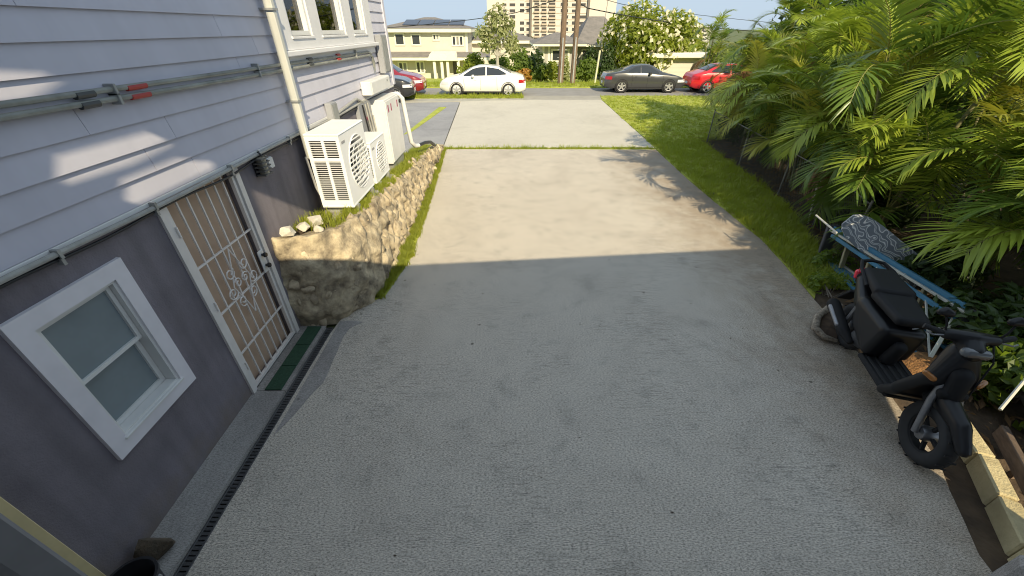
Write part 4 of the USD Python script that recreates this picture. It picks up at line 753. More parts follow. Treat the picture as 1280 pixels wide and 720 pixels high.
# the tower block far behind: one tall slab with a flank, window by window
Yt = 230.0; tw = thing('tower_block', 'tall cream apartment tower with rows of dark windows far behind the houses', 'building', (0, Yt, -8))
TOW = M('tower_wall', (0.64, 0.58, 0.50), 0.85, var=0.06, scale=0.05)
ux0, ux1 = at(609, 20, Yt)[0], at(770, 20, Yt)[0]
tz0, tz1 = -9.5, 52.0
part(tw, 'slab', MB().box(ux0, at(735, 20, Yt)[0], Yt, Yt + 18, tz0, tz1), TOW, world=True)
part(tw, 'flank', MB().box(at(735, 20, Yt)[0] + 0.02, ux1, Yt + 2.0, Yt + 17, tz0, tz1), TOW, world=True)
for u in (664, 735): q = at(u, 20, Yt)[0]; part(tw, 'pier', MB().box(q - 0.7, q + 0.3, Yt - 1.0, Yt - 0.01, tz0, tz1), M('tower_pier', (0.16, 0.14, 0.12), 0.8), world=True)
TWIN = M('tower_window', (0.07, 0.065, 0.06), 0.3); TBAL = M('tower_balcony', (0.46, 0.385, 0.30), 0.85)
rt = np.random.RandomState(2)
for r in range(9):
    v = 54 - r * 7.7; vv0, vv1 = v - 4.6, v
    for (u0, u1, pr) in ((629, 633, .5), (637, 644, .75), (650, 655, .85), (658, 662, .5), (668, 674, .95), (677, 683, .95), (686, 694, 1), (701, 704, .9), (706, 710, .9), (715, 720, .95), (724, 732, .95)):
        if rt.uniform() > pr: continue
        if u0 > 665 and u0 < 690: far_box(tw, 'balcony', u0 - 0.4, vv1 - 1.6, u1 + 0.4, vv1 + 0.6, Yt, 0.9, -0.005, TBAL)
        far_box(tw, 'window', u0, vv0 + rt.uniform(0, 1.2), u1, vv1, Yt, 0.06, 0.3, TWIN)
    for u in (744, 752, 760): 
        if rt.uniform() < 0.0: far_box(tw, 'window', u, vv0 + 1, u + 3, vv1 - 1, Yt + 2, 0.06, 0.3, TWIN)
    if r % 1 == 0: z = at(650, v + 1.8, Yt)[2]; part(tw, 'floor_band', MB().box(ux0 + 18, at(733, 20, Yt)[0], Yt - 0.08, Yt - 0.004, z, z + 0.35), TBAL, world=True)
# pale office blocks farther off
ob = thing('office_block', 'distant white block with dark balcony lines right of the flowering round tree', 'building', (80, 180, -7)); Yo = 180.0
far_box(ob, 'wall', 858, 33, 884, 62, Yo, 0, 10, M('office_white', (0.62, 0.60, 0.54), 0.8, var=0.05, scale=0.1))
for v in (38, 43, 48, 53): far_box(ob, 'balcony_line', 860, v, 883, v + 1.5, Yo, 0.2, -0.01, TWIN)
for u in (866, 874): far_box(ob, 'pier', u, 34, u + 0.9, 60, Yo, 0.5, -0.21, TWIN)
o2 = thing('office_block', 'small white tower top rising behind the crown of the flowering round tree', 'building', (75, 300, -8)); Yo = 300.0
far_box(o2, 'wall', 776, 14, 800, 60, Yo, 0, 12, M('office_white', (0.62, 0.60, 0.54), 0.8)); far_box(o2, 'roof_house', 781, 7, 793, 14.2, Yo + 1, 0, 8, M('office_white', (0.62, 0.60, 0.54), 0.8))

# ================================================================ UTILITY POLES AND WIRES
POLE = M('pole_wood', (0.23, 0.16, 0.105), 0.9, scale=3, col2=(0.12, 0.085, 0.06), stretch=(8, 8, 1), bump=0.5)
def pole(lab, u, v, Y, r, top_z=11.0, bumps=False):
    p = at(u, v, Y); p[2] = float(zt(Y)); t = thing('utility_pole', lab, 'utility pole', p)
    zz = np.linspace(0, top_z, 14); part(t, 'post', MB().tube(np.c_[np.zeros((14, 2)), zz], r * (1 - 0.25 * zz / top_z), 12), POLE, smooth=65)
    part(t, 'crossarm', MB().box(-1.2, 1.2, -0.22, -0.10, top_z - 0.9, top_z - 0.78, 0.01), POLE)
    for s in (-1.0, -0.4, 0.4, 1.0): part(t, 'insulator', MB().lathe([(0, 0.14), (0.04, 0.13), (0.05, 0.05), (0.03, 0)], 8, frame((s, -0.16, top_z - 0.78), (1, 0, 0), (0, 1, 0), (0, 0, 1))), METAL)
    if bumps:
        for z in np.arange(0.6, 6, 0.45): part(t, 'step_bolt', MB().box(-r - 0.10, r + 0.10, -0.02, 0.02, z, z + 0.03), METAL)
    part(t, 'ground_wire_cover', MB().box(-0.04, 0.04, -r - 0.03, -r + 0.02, 0.05, 2.6), METAL)
    return p
pole('rough brown utility pole left of the pair, with a paler knobbly trunk', 700, 107, 29.4, 0.19, bumps=True)
pole('straight dark utility pole, right one of the pair', 715, 109, 29.0, 0.17)
gw = thing('guy_wire', 'slanting pale guard tube on a guy wire right of the utility poles', 'guy wire', at(743, 110, 29.0))
a, b = at(742.5, 110, 29.0), at(750, 63, 29.2)
part(gw, 'guard', MB().tube([a, b], 0.06, 8), M('guard_pale', (0.62, 0.60, 0.40), 0.5), world=True)
part(gw, 'wire', MB().tube([b, b + (b - a) * 2.6], 0.014, 5), BLACKP, world=True)
def wire(lab, pts, r=0.02):
    p = np.array([at(*q) for q in pts]); t_ = np.linspace(0, 1, 17); q = np.stack([np.interp(t_, np.linspace(0, 1, len(p)), p[:, k]) for k in range(3)], 1)
    q[:, 2] -= 0.5 * np.sin(t_ * PI) * 0.5
    w_ = thing('power_line', lab, 'wire', q[0]); part(w_, 'cable', MB().tube(q, r, 5), BLACKP, world=True)
wire('dark service cable sagging from the beige house roof towards the slender tree', [(480, 35, 38), (545, 25, 36), (640, 12, 30), (700, -2, 29.4)], 0.022)
wire('dark power line running right from the utility poles over the grey coupe', [(712, -4, 29.0), (735, 6, 31), (800, 17, 34), (885, 31, 40), (1000, 44, 44)], 0.032)
wire('thin upper power line high above the garage', [(712, -14, 29.0), (780, 1, 34), (850, 12, 40), (1000, 32, 46)], 0.018)

# ================================================================ TREES AND SHRUBS ACROSS THE STREET
def leaves(rng, blobs, n, size, aspect=0.5, shell=0.55, gate=None, droop=0.2):
    """leaf-sized faces spread through the outer part of a few lobes, thinned by noise so that light shows through"""
    out, idx = [], rng.choice(len(blobs), n * 2, p=np.array([b[1][0] * b[1][1] * b[1][2] for b in blobs]) ** 0.67 / np.sum([(b[1][0] * b[1][1] * b[1][2]) ** 0.67 for b in blobs]))
    C, R = np.array([b[0] for b in blobs])[idx], np.array([b[1] for b in blobs])[idx]
    d = rng.normal(size=(n * 2, 3)); d /= np.linalg.norm(d, axis=1, keepdims=True)
    rad = shell + (1 - shell) * rng.uniform(0, 1, (n * 2, 1)) ** 0.6
    p = C + d * R * rad * (0.86 + 0.3 * meshkit.fbm(C * 3 + d * 2.2, 3, 4)[:, None])
    keep = meshkit.fbm(p * (gate or 1.6), 3, 8) > 0.40; p, d = p[keep][:n], d[keep][:n]; n = len(p)
    nrm = d + rng.normal(0, 0.55, (n, 3)) + (0, 0, 0.35); nrm /= np.linalg.norm(nrm, axis=1, keepdims=True)
    a = np.cross(nrm, rng.normal(size=(n, 3))); a /= np.linalg.norm(a, axis=1, keepdims=True); a[:, 2] -= droop; b = np.cross(nrm, a)
    s = size * rng.uniform(0.65, 1.3, (n, 1)); w = s * aspect
    V = np.stack([p - a * s * 0.5, p + b * w * 0.5 + nrm * s * 0.08, p + a * s * 0.5 - nrm * s * 0.06, p - b * w * 0.5 + nrm * s * 0.08], 1)
    k = np.arange(n)[:, None] * 4; return V.reshape(-1, 3), np.vstack([k + [0, 1, 2], k + [0, 2, 3]])
BARK = M('tree_bark', (0.22, 0.18, 0.14), 0.9, scale=5, col2=(0.12, 0.10, 0.08), stretch=(5, 5, 1), bump=0.5)
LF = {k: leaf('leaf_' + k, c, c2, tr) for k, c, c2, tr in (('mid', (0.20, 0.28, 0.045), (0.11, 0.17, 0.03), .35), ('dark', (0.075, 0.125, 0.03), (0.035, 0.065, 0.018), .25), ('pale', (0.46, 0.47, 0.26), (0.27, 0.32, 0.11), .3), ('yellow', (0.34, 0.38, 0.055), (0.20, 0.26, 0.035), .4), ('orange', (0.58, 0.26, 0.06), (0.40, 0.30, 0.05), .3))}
FLOWER = leaf('petal_white', (0.85, 0.80, 0.64), (0.75, 0.69, 0.5), 0.25)
def tree(name, label, cat, base, blobs, n, size, mat, seed, trunk=None, group=None, flowers=0, aspect=0.5, shell=0.5, gate=None, bark=None):
    rng = np.random.RandomState(seed); base = np.asarray(base, float); t = thing(name, label, cat, base, group=group)
    B_ = [(np.asarray(c, float) - base if False else np.asarray(c, float), np.asarray(r, float)) for c, r in blobs]
    if trunk:
        h_, r_ = trunk; tops = [b[0] for b in B_]; b = MB(); fork = np.array([0, 0, h_])
        part(t, 'trunk', MB().tube(np.array([(0, 0, -0.3), (0.02, 0.02, h_ * 0.5), fork]), [r_ * 1.25, r_, r_ * 0.85], 9), bark or BARK, smooth=65)
        for q in tops[:7]:
            m = (fork + q) / 2 + (0, 0, -0.15); part(t, 'limb', MB().tube(np.array([fork - (0, 0, 0.08), m, q]), [r_ * 0.7, r_ * 0.45, r_ * 0.15], 7), bark or BARK, smooth=65)
    part(t, 'crown', leaves(rng, B_, n, size, aspect, shell, gate), mat)
    if flowers: part(t, 'blossom', leaves(rng, [(c + np.array((0, -0.12, 0.05)), r * 1.04) for c, r in B_], flowers, 0.30, 0.8, 0.92, 1.1), FLOWER, kind='stuff')
    return t
def lobes(seed, n, R, z0, z1, fr=(0.42, 0.6)):
    r = np.random.RandomState(seed); o = []
    for k in range(n):
        a = k * 2.4 + r.uniform(0, 1); u = math.sqrt((k + 0.5) / n); q = r.uniform(*fr)
        o.append(((R * u * 0.62 * math.cos(a), R * u * 0.62 * math.sin(a), z0 + (z1 - z0) * (0.3 + 0.5 * r.uniform() * (1 - 0.5 * u))), (R * q, R * q, (z1 - z0) * q * 0.72)))
    return o
def base_at(u, v, Y): p = at(u, v, Y); p[2] = float(zt(Y)); return p
def px(u0, u1, Y): return (at(u1, 60, Y)[0] - at(u0, 60, Y)[0]) / 2
def ztop(v, Y, b): return at(640, v, Y)[2] - b[2]
b = base_at(804, 85, 38.0); R_ = px(746, 862, 38.0)
tree('flowering_tree', 'wide round tree full of white blossom behind the grey coupe', 'tree', b, lobes(3, 14, R_, 0.6, ztop(15, 38, b) + .3, (0.45, 0.60)), 15000, 0.40, LF['yellow'], 5, (1.3, 0.16), flowers=2300, gate=1.4)
b = base_at(622, 97, 31.0)
tree('slender_tree', 'slender loose tree with pale blossom rising above the white four-door car', 'tree', b, [((x, y, z), (r, r, r * 0.9)) for x, y, z, r in ((-0.5, 0, 2.4, .8), (0.5, 0.2, 2.7, .85), (0, 0.1, 3.3, .9), (-0.9, 0, 3.0, .6), (1.0, -.1, 2.2, .6), (0.2, 0, 4.0, .65), (-0.4, 0.2, 3.8, .5), (0.8, 0, 3.5, .5))], 1500, 0.26, LF['pale'], 9, (1.7, 0.12), gate=2.4, shell=0.3, bark=M('pale_bark', (0.42, 0.40, 0.35), 0.85, var=0.3, scale=6))
for lab, u0, u1, vt, Y, m, n, sd in (('tall green hedge shrub left of the slender tree', 572, 605, 66, 33.5, 'yellow', 2300, 1), ('bright green hedge shrub directly behind the slender tree', 600, 638, 68, 34.0, 'mid', 2400, 2), ('broad green hedge shrub right of the slender tree', 630, 668, 63, 34.5, 'mid', 2600, 3),
        ('dark green shrub between the hedge and the low grey house', 658, 682, 68, 35.5, 'dark', 1600, 4), ('orange leaved shrub at the foot of the hedge beside the white car', 643, 664, 83, 32.2, 'orange', 900, 5),
        ('small light green bush left of the utility poles', 668, 684, 82, 33.0, 'mid', 800, 6), ('round green bush directly left of the paler utility pole', 680, 700, 78, 32.6, 'yellow', 1000, 7), ('dry yellowish bush between the two utility poles', 696, 712, 70, 32.4, 'pale', 800, 8),
        ('green bush right of the darker utility pole', 716, 746, 72, 33.0, 'mid', 1500, 9), ('tall dark shrub before the wing of the grey house', 728, 746, 58, 36.0, 'dark', 1100, 10), ('black-green cypress-like shrub left of the flowering round tree', 745, 766, 56, 34.5, 'dark', 1500, 11)):
    b = base_at((u0 + u1) / 2, 95, Y); R_ = px(u0, u1, Y); tree('shrub', lab, 'shrub', b, lobes(sd + 20, 6, R_, 0, max(ztop(vt, Y, b), 0.8), (0.5, 0.66)), n, 0.24, LF[m], sd + 50, (0.3, 0.05))
b = base_at(855, 70, 41.0); tree('background_tree', 'dark green tree right behind the flowering round tree above the garage', 'tree', b, lobes(31, 7, px(838, 876, 41.0), 1.0, ztop(28, 41, b), (0.45, 0.6)), 2600, 0.34, LF['mid'], 61, (1.6, 0.14))
b = base_at(736, 60, 58.0); tree('background_tree', 'small distant tree peeping over the ridge of the grey house', 'tree', b, lobes(33, 6, px(722, 762, 58.0), 1.5, ztop(22, 58, b), (0.45, 0.6)), 1500, 0.5, LF['dark'], 63, (2.0, 0.2))
# trees behind the right side
for k, (lab, u, Y, R_, h_, m) in enumerate((('leafy green tree above the bright red car', 925, 33.0, 2.0, 2.7, 'yellow'), ('tall dark tree behind the palms on the far right lawn edge', 985, 30.0, 3.0, 3.3, 'dark'), ('dark broad tree behind the middle of the palm hedge', 1060, 22.0, 3.6, 6.0, 'dark'),
        ('dark broad tree behind the nearest palms at the right edge', 1170, 16.0, 3.6, 6.4, 'dark'))):
    b = base_at(u, 60, Y); tree('background_tree', lab, 'tree', b, lobes(41 + k, 8, R_, 0.3, h_, (0.45, 0.62)), 4200, 0.34, LF[m], 71 + k, (1.5, 0.18))
rng = np.random.RandomState(77)
V, F = leaves(rng, [((x, 66 + 5 * math.sin(x), -1.6), (3.4, 3, 2.6 + 1.2 * abs(math.sin(x * 1.7)))) for x in np.arange(-48, 80, 3.6)], 15000, 0.7, 0.6, 0.55)
solo('far_trees', (V, F), LF['dark'], 'dark belt of far trees behind the houses', 'trees', kind='stuff')

# ================================================================ PALMS ALONG THE RIGHT SIDE
PALM = leaf('palm_leaf', (0.44, 0.53, 0.07), (0.30, 0.40, 0.045), 0.27, 0.33, 0.9, (0.40, 0.50, 0.04), 0.2)
PALMD = leaf('palm_leaf_deep', (0.19, 0.29, 0.04), (0.11, 0.19, 0.028), 0.25, 0.36, 0.9, (0.18, 0.26, 0.025), 0.2)
PALMY = leaf('palm_leaf_yellow', (0.48, 0.48, 0.07), (0.34, 0.36, 0.045), 0.3, 0.42, 0.9, (0.40, 0.38, 0.04), 0.2)
PALMB = leaf('palm_leaf_dry', (0.24, 0.14, 0.055), (0.13, 0.075, 0.03), 0.2, 0.7, 2.0, (0.26, 0.15, 0.05), 0.2)
RACH = M('palm_rachis', (0.26, 0.25, 0.06), 0.5, var=0.3, scale=3); CANE = M('palm_cane', (0.20, 0.20, 0.08), 0.6, scale=4, col2=(0.12, 0.10, 0.05), stretch=(3, 3, 14))
def frond(rng, Lf, th0, bend, nl=34, ll=0.46, lw=0.034, dead=False):
    """one feather frond: heading +x from the origin; returns the leaflets and the midrib"""
    K = 24; s = np.linspace(0, 1, K); th = th0 - bend * s ** 1.5; ds = Lf / (K - 1)
    side_bow = rng.normal(0, 0.10) * s ** 2 * Lf
    x = np.r_[0, np.cumsum(np.cos(th[:-1]) * ds)]; z = np.r_[0, np.cumsum(np.sin(th[:-1]) * ds)]; P = np.stack([x, side_bow, z], 1)
    T = np.gradient(P, axis=0); T /= np.linalg.norm(T, axis=1, keepdims=True)
    q = np.repeat(np.linspace(0.20, 0.995, nl) ** 0.92, 2) + rng.normal(0, 0.004, nl * 2); q = np.clip(q, 0.1, 1); sg = np.tile([1.0, -1.0], nl)
    pos = np.stack([np.interp(q, s, P[:, k]) for k in range(3)], 1); t = np.stack([np.interp(q, s, T[:, k]) for k in range(3)], 1); t /= np.linalg.norm(t, axis=1, keepdims=True)
    sd = np.cross([0, 0, 1.0], t); sd /= np.linalg.norm(sd, axis=1, keepdims=True) + 1e-9; up = np.cross(t, sd)
    phi = np.radians(74 - 42 * q) + rng.normal(0, 0.07, nl * 2); lift = np.radians(24 - 14 * q) + rng.normal(0, 0.10, nl * 2) - (0.7 if dead else 0)
    d = np.cos(phi)[:, None] * t + np.sin(phi)[:, None] * (np.cos(lift)[:, None] * sd * sg[:, None] + np.sin(lift)[:, None] * up)
    ln = ll * (np.sin(PI * np.clip(q * 0.80 + 0.14, 0, 1)) ** 0.75 * 0.95 + 0.12) * rng.uniform(0.9, 1.1, nl * 2)
    w = lw * (0.6 + 0.4 * np.sin(PI * q)) * np.ones(nl * 2)
    wd = np.cross(d, up); wd /= np.linalg.norm(wd, axis=1, keepdims=True) + 1e-9; wd = wd * 0.8 + t * 0.2; rows = []
    for f_, wf in ((0.0, 0.35), (0.30, 1.0), (0.66, 0.8), (1.0, 0.06)):
        c = pos + d * (ln * f_)[:, None] - np.array([0, 0, 1.0]) * (ln * (0.22 if not dead else 0.5) * f_ ** 2.1)[:, None]
        rows += [c - wd * (w * wf / 2)[:, None], c + wd * (w * wf / 2)[:, None]]
    V = np.stack(rows, 1); k = np.arange(nl * 2)[:, None] * 8
    F = np.vstack([np.vstack([k + [2 * r, 2 * r + 1, 2 * r + 3], k + [2 * r, 2 * r + 3, 2 * r + 2]]) for r in range(3)])
    return (V.reshape(-1, 3), F), MB().tube(P, np.linspace(0.013, 0.003, K), 5).get()
def palm(label, x, y, canes, h0, h1, seed, face=None, Lf=(1.3, 1.9), group=None, tone=0.0, per=(4, 6)):
    rng = np.random.RandomState(seed); t = thing('palm', label, 'palm', (x, y, 0), group=group)
    for c in range(canes):
        a = 2 * PI * c / canes + rng.uniform(-.4, .4); hh = rng.uniform(h0, h1); lean = rng.uniform(0.05, 0.22) * hh
        z = np.linspace(-0.05, hh, 9); bow = (np.maximum(z, 0) / hh) ** 1.5 * lean; r0 = rng.uniform(0.1, 0.28)
        cx, cy = math.cos(a), math.sin(a); P = np.stack([cx * (r0 + bow), cy * (r0 + bow), z], 1)
        part(t, 'cane', MB().tube(P, np.linspace(0.036, 0.026, 9), 9), CANE, smooth=True)
        n = rng.randint(per[0], per[1] + 1)
        for k in range(n):
            az = rng.uniform(0, 2 * PI) if face is None or rng.uniform() < 0.32 else face + rng.normal(0, 0.75)
            dead = rng.uniform() < 0.02; age = k / max(n - 1, 1)
            g, ribs = frond(rng, rng.uniform(*Lf), math.radians(86 - 44 * age) if not dead else 0.1, math.radians(rng.uniform(72, 138)) * (0.75 + 0.4 * age), dead=dead, nl=rng.randint(30, 37), ll=rng.uniform(.44, .58), lw=0.044)
            R = rotz(az); tip = P[-1] - (0, 0, 0.10 * age)
            u = rng.uniform() + tone; mt = PALMB if dead else (PALMY if u > 0.88 else PALMD if u < 0.34 else PALM)
            f_ = part(t, 'frond', (g[0] @ R.T + tip, g[1]), mt); part(f_, 'midrib', (ribs[0] @ R.T + tip, ribs[1]), RACH)
    return t
FW, FS = PI * 1.02, PI * 1.28            # towards the drive; towards the drive and the lens
for k, (lab, x, y, cn, h0, h1, fc, tone) in enumerate((
    ('yellow-green palm at the far end of the palm hedge before the bright red car', 0.45 + 8.10, 15.6, 6, 0.6, 2.30, FW, 0.35),
    ('palm second from the far end of the hedge, its fronds arching over the lawn', 7.90, 13.6, 6, 0.6, 2.30, FW, 0.15),
    ('palm beside the far fence post at the lawn shadow', 7.35, 11.8, 6, 0.6, 2.30, FS, 0.0),
    ('palm halfway along the chain-link fence, low fronds touching the mesh', 6.95, 10.2, 6, 0.6, 2.80, FS, 0.0),
    ('palm near the middle of the hedge with broad lit fronds', 6.50, 8.7, 6, 0.6, 2.70, FS, 0.05),
    ('palm directly behind the leaning pale stake', 6.15, 7.3, 6, 0.6, 2.60, FS, -0.05),
    ('palm behind the patterned cushion', 5.85, 6.0, 6, 0.6, 2.50, FS, -0.05),
    ('palm behind the middle of the blue ladder', 6.45, 4.8, 4, 0.8, 1.70, FS, -0.1),
    ('palm hanging its dark fronds over the right end of the blue ladder', 6.30, 3.75, 4, 0.8, 1.70, FW, -0.25),
    ('palm nearest the lens at the right edge above the scooter', 6.40, 2.75, 4, 0.8, 1.70, FW, -0.1),
    ('tall palm rising behind the far end of the hedge', 9.30, 15.0, 4, 2.15, 3.20, FW, 0.05),
    ('tall dark palm of the back row beside the far fence post', 9.20, 12.8, 4, 2.15, 3.20, FS, -0.1),
    ('tall palm of the back row at the middle of the fence', 8.90, 10.6, 4, 2.05, 4.10, FS, 0.0),
    ('tall palm of the back row with yellow hanging fronds at the top', 8.45, 8.8, 4, 1.95, 3.90, FS, 0.3),
    ('tall palm of the back row above the leaning stake', 8.25, 7.2, 4, 1.75, 3.60, FS, 0.1),
    ('tall palm at the top right corner of the view', 7.70, 5.8, 4, 1.55, 3.30, FS, 0.2),
    ('palm of the back row at the right edge above the ladder end', 7.90, 4.4, 4, 1.25, 1.45, FS, 0.0),
    ('low palm leaning over the chain-link fence between its two middle posts', 6.85, 9.4, 5, 0.6, 1.60, FS, 0.1),
    ('low palm over the chain-link fence near its far post', 7.25, 12.4, 5, 0.6, 1.60, FS, 0.1),
    ('low palm at the near end of the chain-link fence above the stake', 6.45, 6.6, 5, 0.6, 1.50, FS, 0.0),
    ('feathery palm standing far back right of the garage', 12.00, 27.5, 4, 1.5, 3.10, None, 0.0))):
    palm(lab, x, y, cn, h0, h1, 100 + k, fc, tone=tone, group='palms along the right side fence' if k < 20 else None, Lf=(1.2, 1.85) if not 7 <= k <= 9 else (1.0, 1.4))
for k, (x, y, h_) in enumerate(((9.2, 3.6, 2.6), (9.6, 6.0, 2.9), (10.0, 8.4, 3.0), (10.3, 10.8, 3.1), (10.4, 13.2, 3.0), (10.6, 15.6, 2.8), (8.2, 1.9, 2.4))):
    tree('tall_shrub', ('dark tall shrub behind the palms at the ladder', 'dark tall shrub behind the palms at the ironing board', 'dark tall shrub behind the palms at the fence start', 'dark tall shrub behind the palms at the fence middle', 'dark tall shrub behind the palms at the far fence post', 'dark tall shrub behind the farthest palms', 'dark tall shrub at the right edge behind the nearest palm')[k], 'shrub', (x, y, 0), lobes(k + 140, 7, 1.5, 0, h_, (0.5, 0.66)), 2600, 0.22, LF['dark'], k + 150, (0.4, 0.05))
# low plants under the palms
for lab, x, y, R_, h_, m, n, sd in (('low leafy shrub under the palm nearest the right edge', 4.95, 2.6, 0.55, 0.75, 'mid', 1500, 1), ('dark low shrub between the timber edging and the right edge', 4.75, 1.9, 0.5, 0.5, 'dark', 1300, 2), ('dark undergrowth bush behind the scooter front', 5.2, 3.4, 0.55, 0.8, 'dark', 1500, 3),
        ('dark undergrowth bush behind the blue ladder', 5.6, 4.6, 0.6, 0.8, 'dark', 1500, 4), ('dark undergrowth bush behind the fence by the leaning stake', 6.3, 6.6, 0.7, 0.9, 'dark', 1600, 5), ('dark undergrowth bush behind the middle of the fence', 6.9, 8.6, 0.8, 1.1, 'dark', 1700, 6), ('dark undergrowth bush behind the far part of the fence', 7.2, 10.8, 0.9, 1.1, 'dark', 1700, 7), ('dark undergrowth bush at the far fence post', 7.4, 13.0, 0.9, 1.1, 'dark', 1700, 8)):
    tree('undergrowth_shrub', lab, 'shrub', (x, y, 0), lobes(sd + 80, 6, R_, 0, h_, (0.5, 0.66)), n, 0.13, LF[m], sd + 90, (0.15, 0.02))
rng = np.random.RandomState(5); n = 2600
lx, ly = rng.uniform(3.6, 7.0, n), rng.uniform(0.8, 13.5, n); ok = (lx > np.interp(ly, [0.8, 2.6, 4.2, 5.6, 7.2, 13], [3.55, 4.15, 4.4, 5.0, 5.55, 6.1])); lx, ly = lx[ok], ly[ok]; n = len(lx)
a = rng.uniform(0, 2 * PI, n); s = rng.uniform(0.03, 0.11, n); v = []
for q in range(n):
    c, s_ = math.cos(a[q]), math.sin(a[q]); L_, w_ = s[q], s[q] * 0.28; z0 = 0.028 + rng.uniform(0, 0.02)
    v += [(lx[q] - c * L_, ly[q] - s_ * L_, z0), (lx[q] + s_ * w_, ly[q] - c * w_, z0 + 0.012), (lx[q] + c * L_, ly[q] + s_ * L_, z0 + rng.uniform(-.005, .02)), (lx[q] - s_ * w_, ly[q] + c * w_, z0 + 0.012)]
k = np.arange(n)[:, None] * 4
solo('leaf_litter', (np.array(v), np.vstack([k + [0, 1, 2], k + [0, 2, 3]])), leaf('litter_leaf', (0.30, 0.17, 0.07), (0.15, 0.085, 0.04), 0.15, 0.8, 4.0, rnd=0.4), 'dry brown leaves lying on the bed under the palms', 'leaves', kind='stuff')

# ================================================================ CHAIN-LINK FENCE AND STAKE
fe = thing('chain_link_fence', 'low grey chain-link fence between the lawn strip and the palms', 'fence', (5.9, 9.5, 0))
pts = [(6.22, 13.0), (5.98, 10.4), (5.76, 8.2), (5.58, 6.7), (5.2, 5.4)]; FH = 0.92
WIREM = M('fence_wire', (0.13, 0.125, 0.11), 0.6, var=0.3, scale=10, metallic=0.4)
POSTM = M('fence_post', (0.20, 0.195, 0.18), 0.6, var=0.4, scale=9, metallic=0.3)
for x, y in pts: part(fe, 'post', MB().tube([(x, y, -0.05), (x, y, FH + 0.06)], 0.017, 8), POSTM, smooth=65, world=True)
for (xa, ya), (xb, yb) in zip(pts[:-1], pts[1:]):
    A_, B_ = np.array([xa, ya]), np.array([xb, yb]); L_ = np.linalg.norm(B_ - A_); d = (B_ - A_) / L_
    part(fe, 'top_rail', MB().tube([(xa, ya, FH), (xb, yb, FH)], 0.009, 8), POSTM, smooth=65, world=True)
    m = MB(); st = 0.075
    for k in range(int((L_ + FH) / st)):
        for s in (1, -1):
            o = k * st - (FH if s > 0 else 0)      # wires rising along or against the run
            u0, u1 = (o, o + FH) if s > 0 else (o, o - FH)
            t0, t1 = 0.0, 1.0
            def cl(u): return min(max(u, 0), L_)
            za, zb = 0.03 + abs(cl(u0) - u0), FH - abs(cl(u1) - u1)
            if zb - za < 0.05: continue
            p, q = A_ + d * cl(u0), A_ + d * cl(u1); m.tube([(p[0] + 0.003 * s, p[1], za), (q[0] + 0.003 * s, q[1], zb)], 0.0026, 3, caps=False)
    part(fe, 'mesh_panel', m, WIREM, world=True)
st_ = thing('stake', 'thin pale stake leaning against the chain-link fence', 'stake', (5.5, 6.8, 0)); part(st_, 'rod', MB().tube([on(1010, 279, 0.0), on(1022, 231, 0.78)], 0.014, 7), M('stake_pale', (0.55, 0.53, 0.46), 0.6), world=True)

# ================================================================ GRASS
GR = leaf('grass_blade', (0.42, 0.47, 0.06), (0.28, 0.34, 0.045), 0.35, 0.6, 2.0, rnd=0.3)
GRW = leaf('grass_wild', (0.42, 0.45, 0.06), (0.28, 0.33, 0.04), 0.35, 0.6, 2.5, rnd=0.35)
def clump(seed, nb, hh, spread, wd):
    r = np.random.RandomState(seed); V, F = [], []
    for k in range(nb):
        a, o = r.uniform(0, 2 * PI), r.uniform(0, 2 * PI); h_ = hh * r.uniform(0.55, 1.15); l = h_ * r.uniform(0.2, 0.9); c, s = math.cos(a), math.sin(a); bx, by = spread * r.uniform() * math.cos(o), spread * r.uniform() * math.sin(o)
        n0 = len(V); V += [(bx - s * wd, by + c * wd, 0), (bx + s * wd, by - c * wd, 0), (bx + c * l * .4 - s * wd * .8, by + s * l * .4 + c * wd * .8, h_ * .65), (bx + c * l * .4 + s * wd * .8, by + s * l * .4 - c * wd * .8, h_ * .65), (bx + c * l, by + s * l, h_)]
        F += [(n0, n0 + 1, n0 + 3), (n0, n0 + 3, n0 + 2), (n0 + 2, n0 + 3, n0 + 4)]
    return MB().add(V, F)
DRY = leaf('grass_dry', (0.42, 0.34, 0.13), (0.28, 0.22, 0.08), 0.25, 0.7, 3.0, rnd=0.3)
LAWNC = [(clump(k, 16, 0.045, 0.075, 0.004), GR) for k in range(3)] + [(clump(7, 9, 0.035, 0.09, 0.004), DRY), (clump(8, 7, 0.13, 0.07, 0.004), GR)]; WILDC = [(clump(k + 10, 18, 0.12, 0.06, 0.004), GRW) for k in range(3)]
rng = np.random.RandomState(21)
def spread(name, label, fx, n, protos, zf, smin=0.7, smax=1.4):
    P = [fx() for _ in range(n)]; P = [(x, y, zf(x, y)) for x, y in P]
    return scatter(name, protos, P, rng.uniform(0, 6.28, len(P)), rng.uniform(smin, smax, len(P)), rng.randint(0, len(protos), len(P)), label, 'grass')
def strip_pt():
    y = 4.6 + (23.3 - 4.6) * rng.uniform() ** 1.35; x0 = np.interp(y, [4.6, 6, 7.6, 9.3, 12.2, 22, 23.3], [4.18, 4.33, 4.29, 4.27, 4.36, 4.58, 4.76]); x1 = np.interp(y, [4.6, 5.6, 8, 13, 14.2, 23.3], [4.7, 5.0, 5.75, 6.1, 9, 14]); return x0 + (x1 - x0) * rng.uniform(), y
spread('lawn_grass', 'short mown grass of the strip along the right side of the driveway', strip_pt, 9000, LAWNC, lambda x, y: 0.01)
spread('joint_grass', 'grass growing in the joint across the driveway slabs', lambda: (lambda x: (x, np.interp(x, [-2, -0.5, 4.3], [12.18 + 0.12 * rng.uniform(), 12.22 + 0.1 * rng.uniform(), 12.27 + 0.07 * rng.uniform()])))(-2.1 + 6.4 * rng.uniform() ** 1.2), 700, LAWNC, lambda x, y: -0.01, 0.6, 1.2)
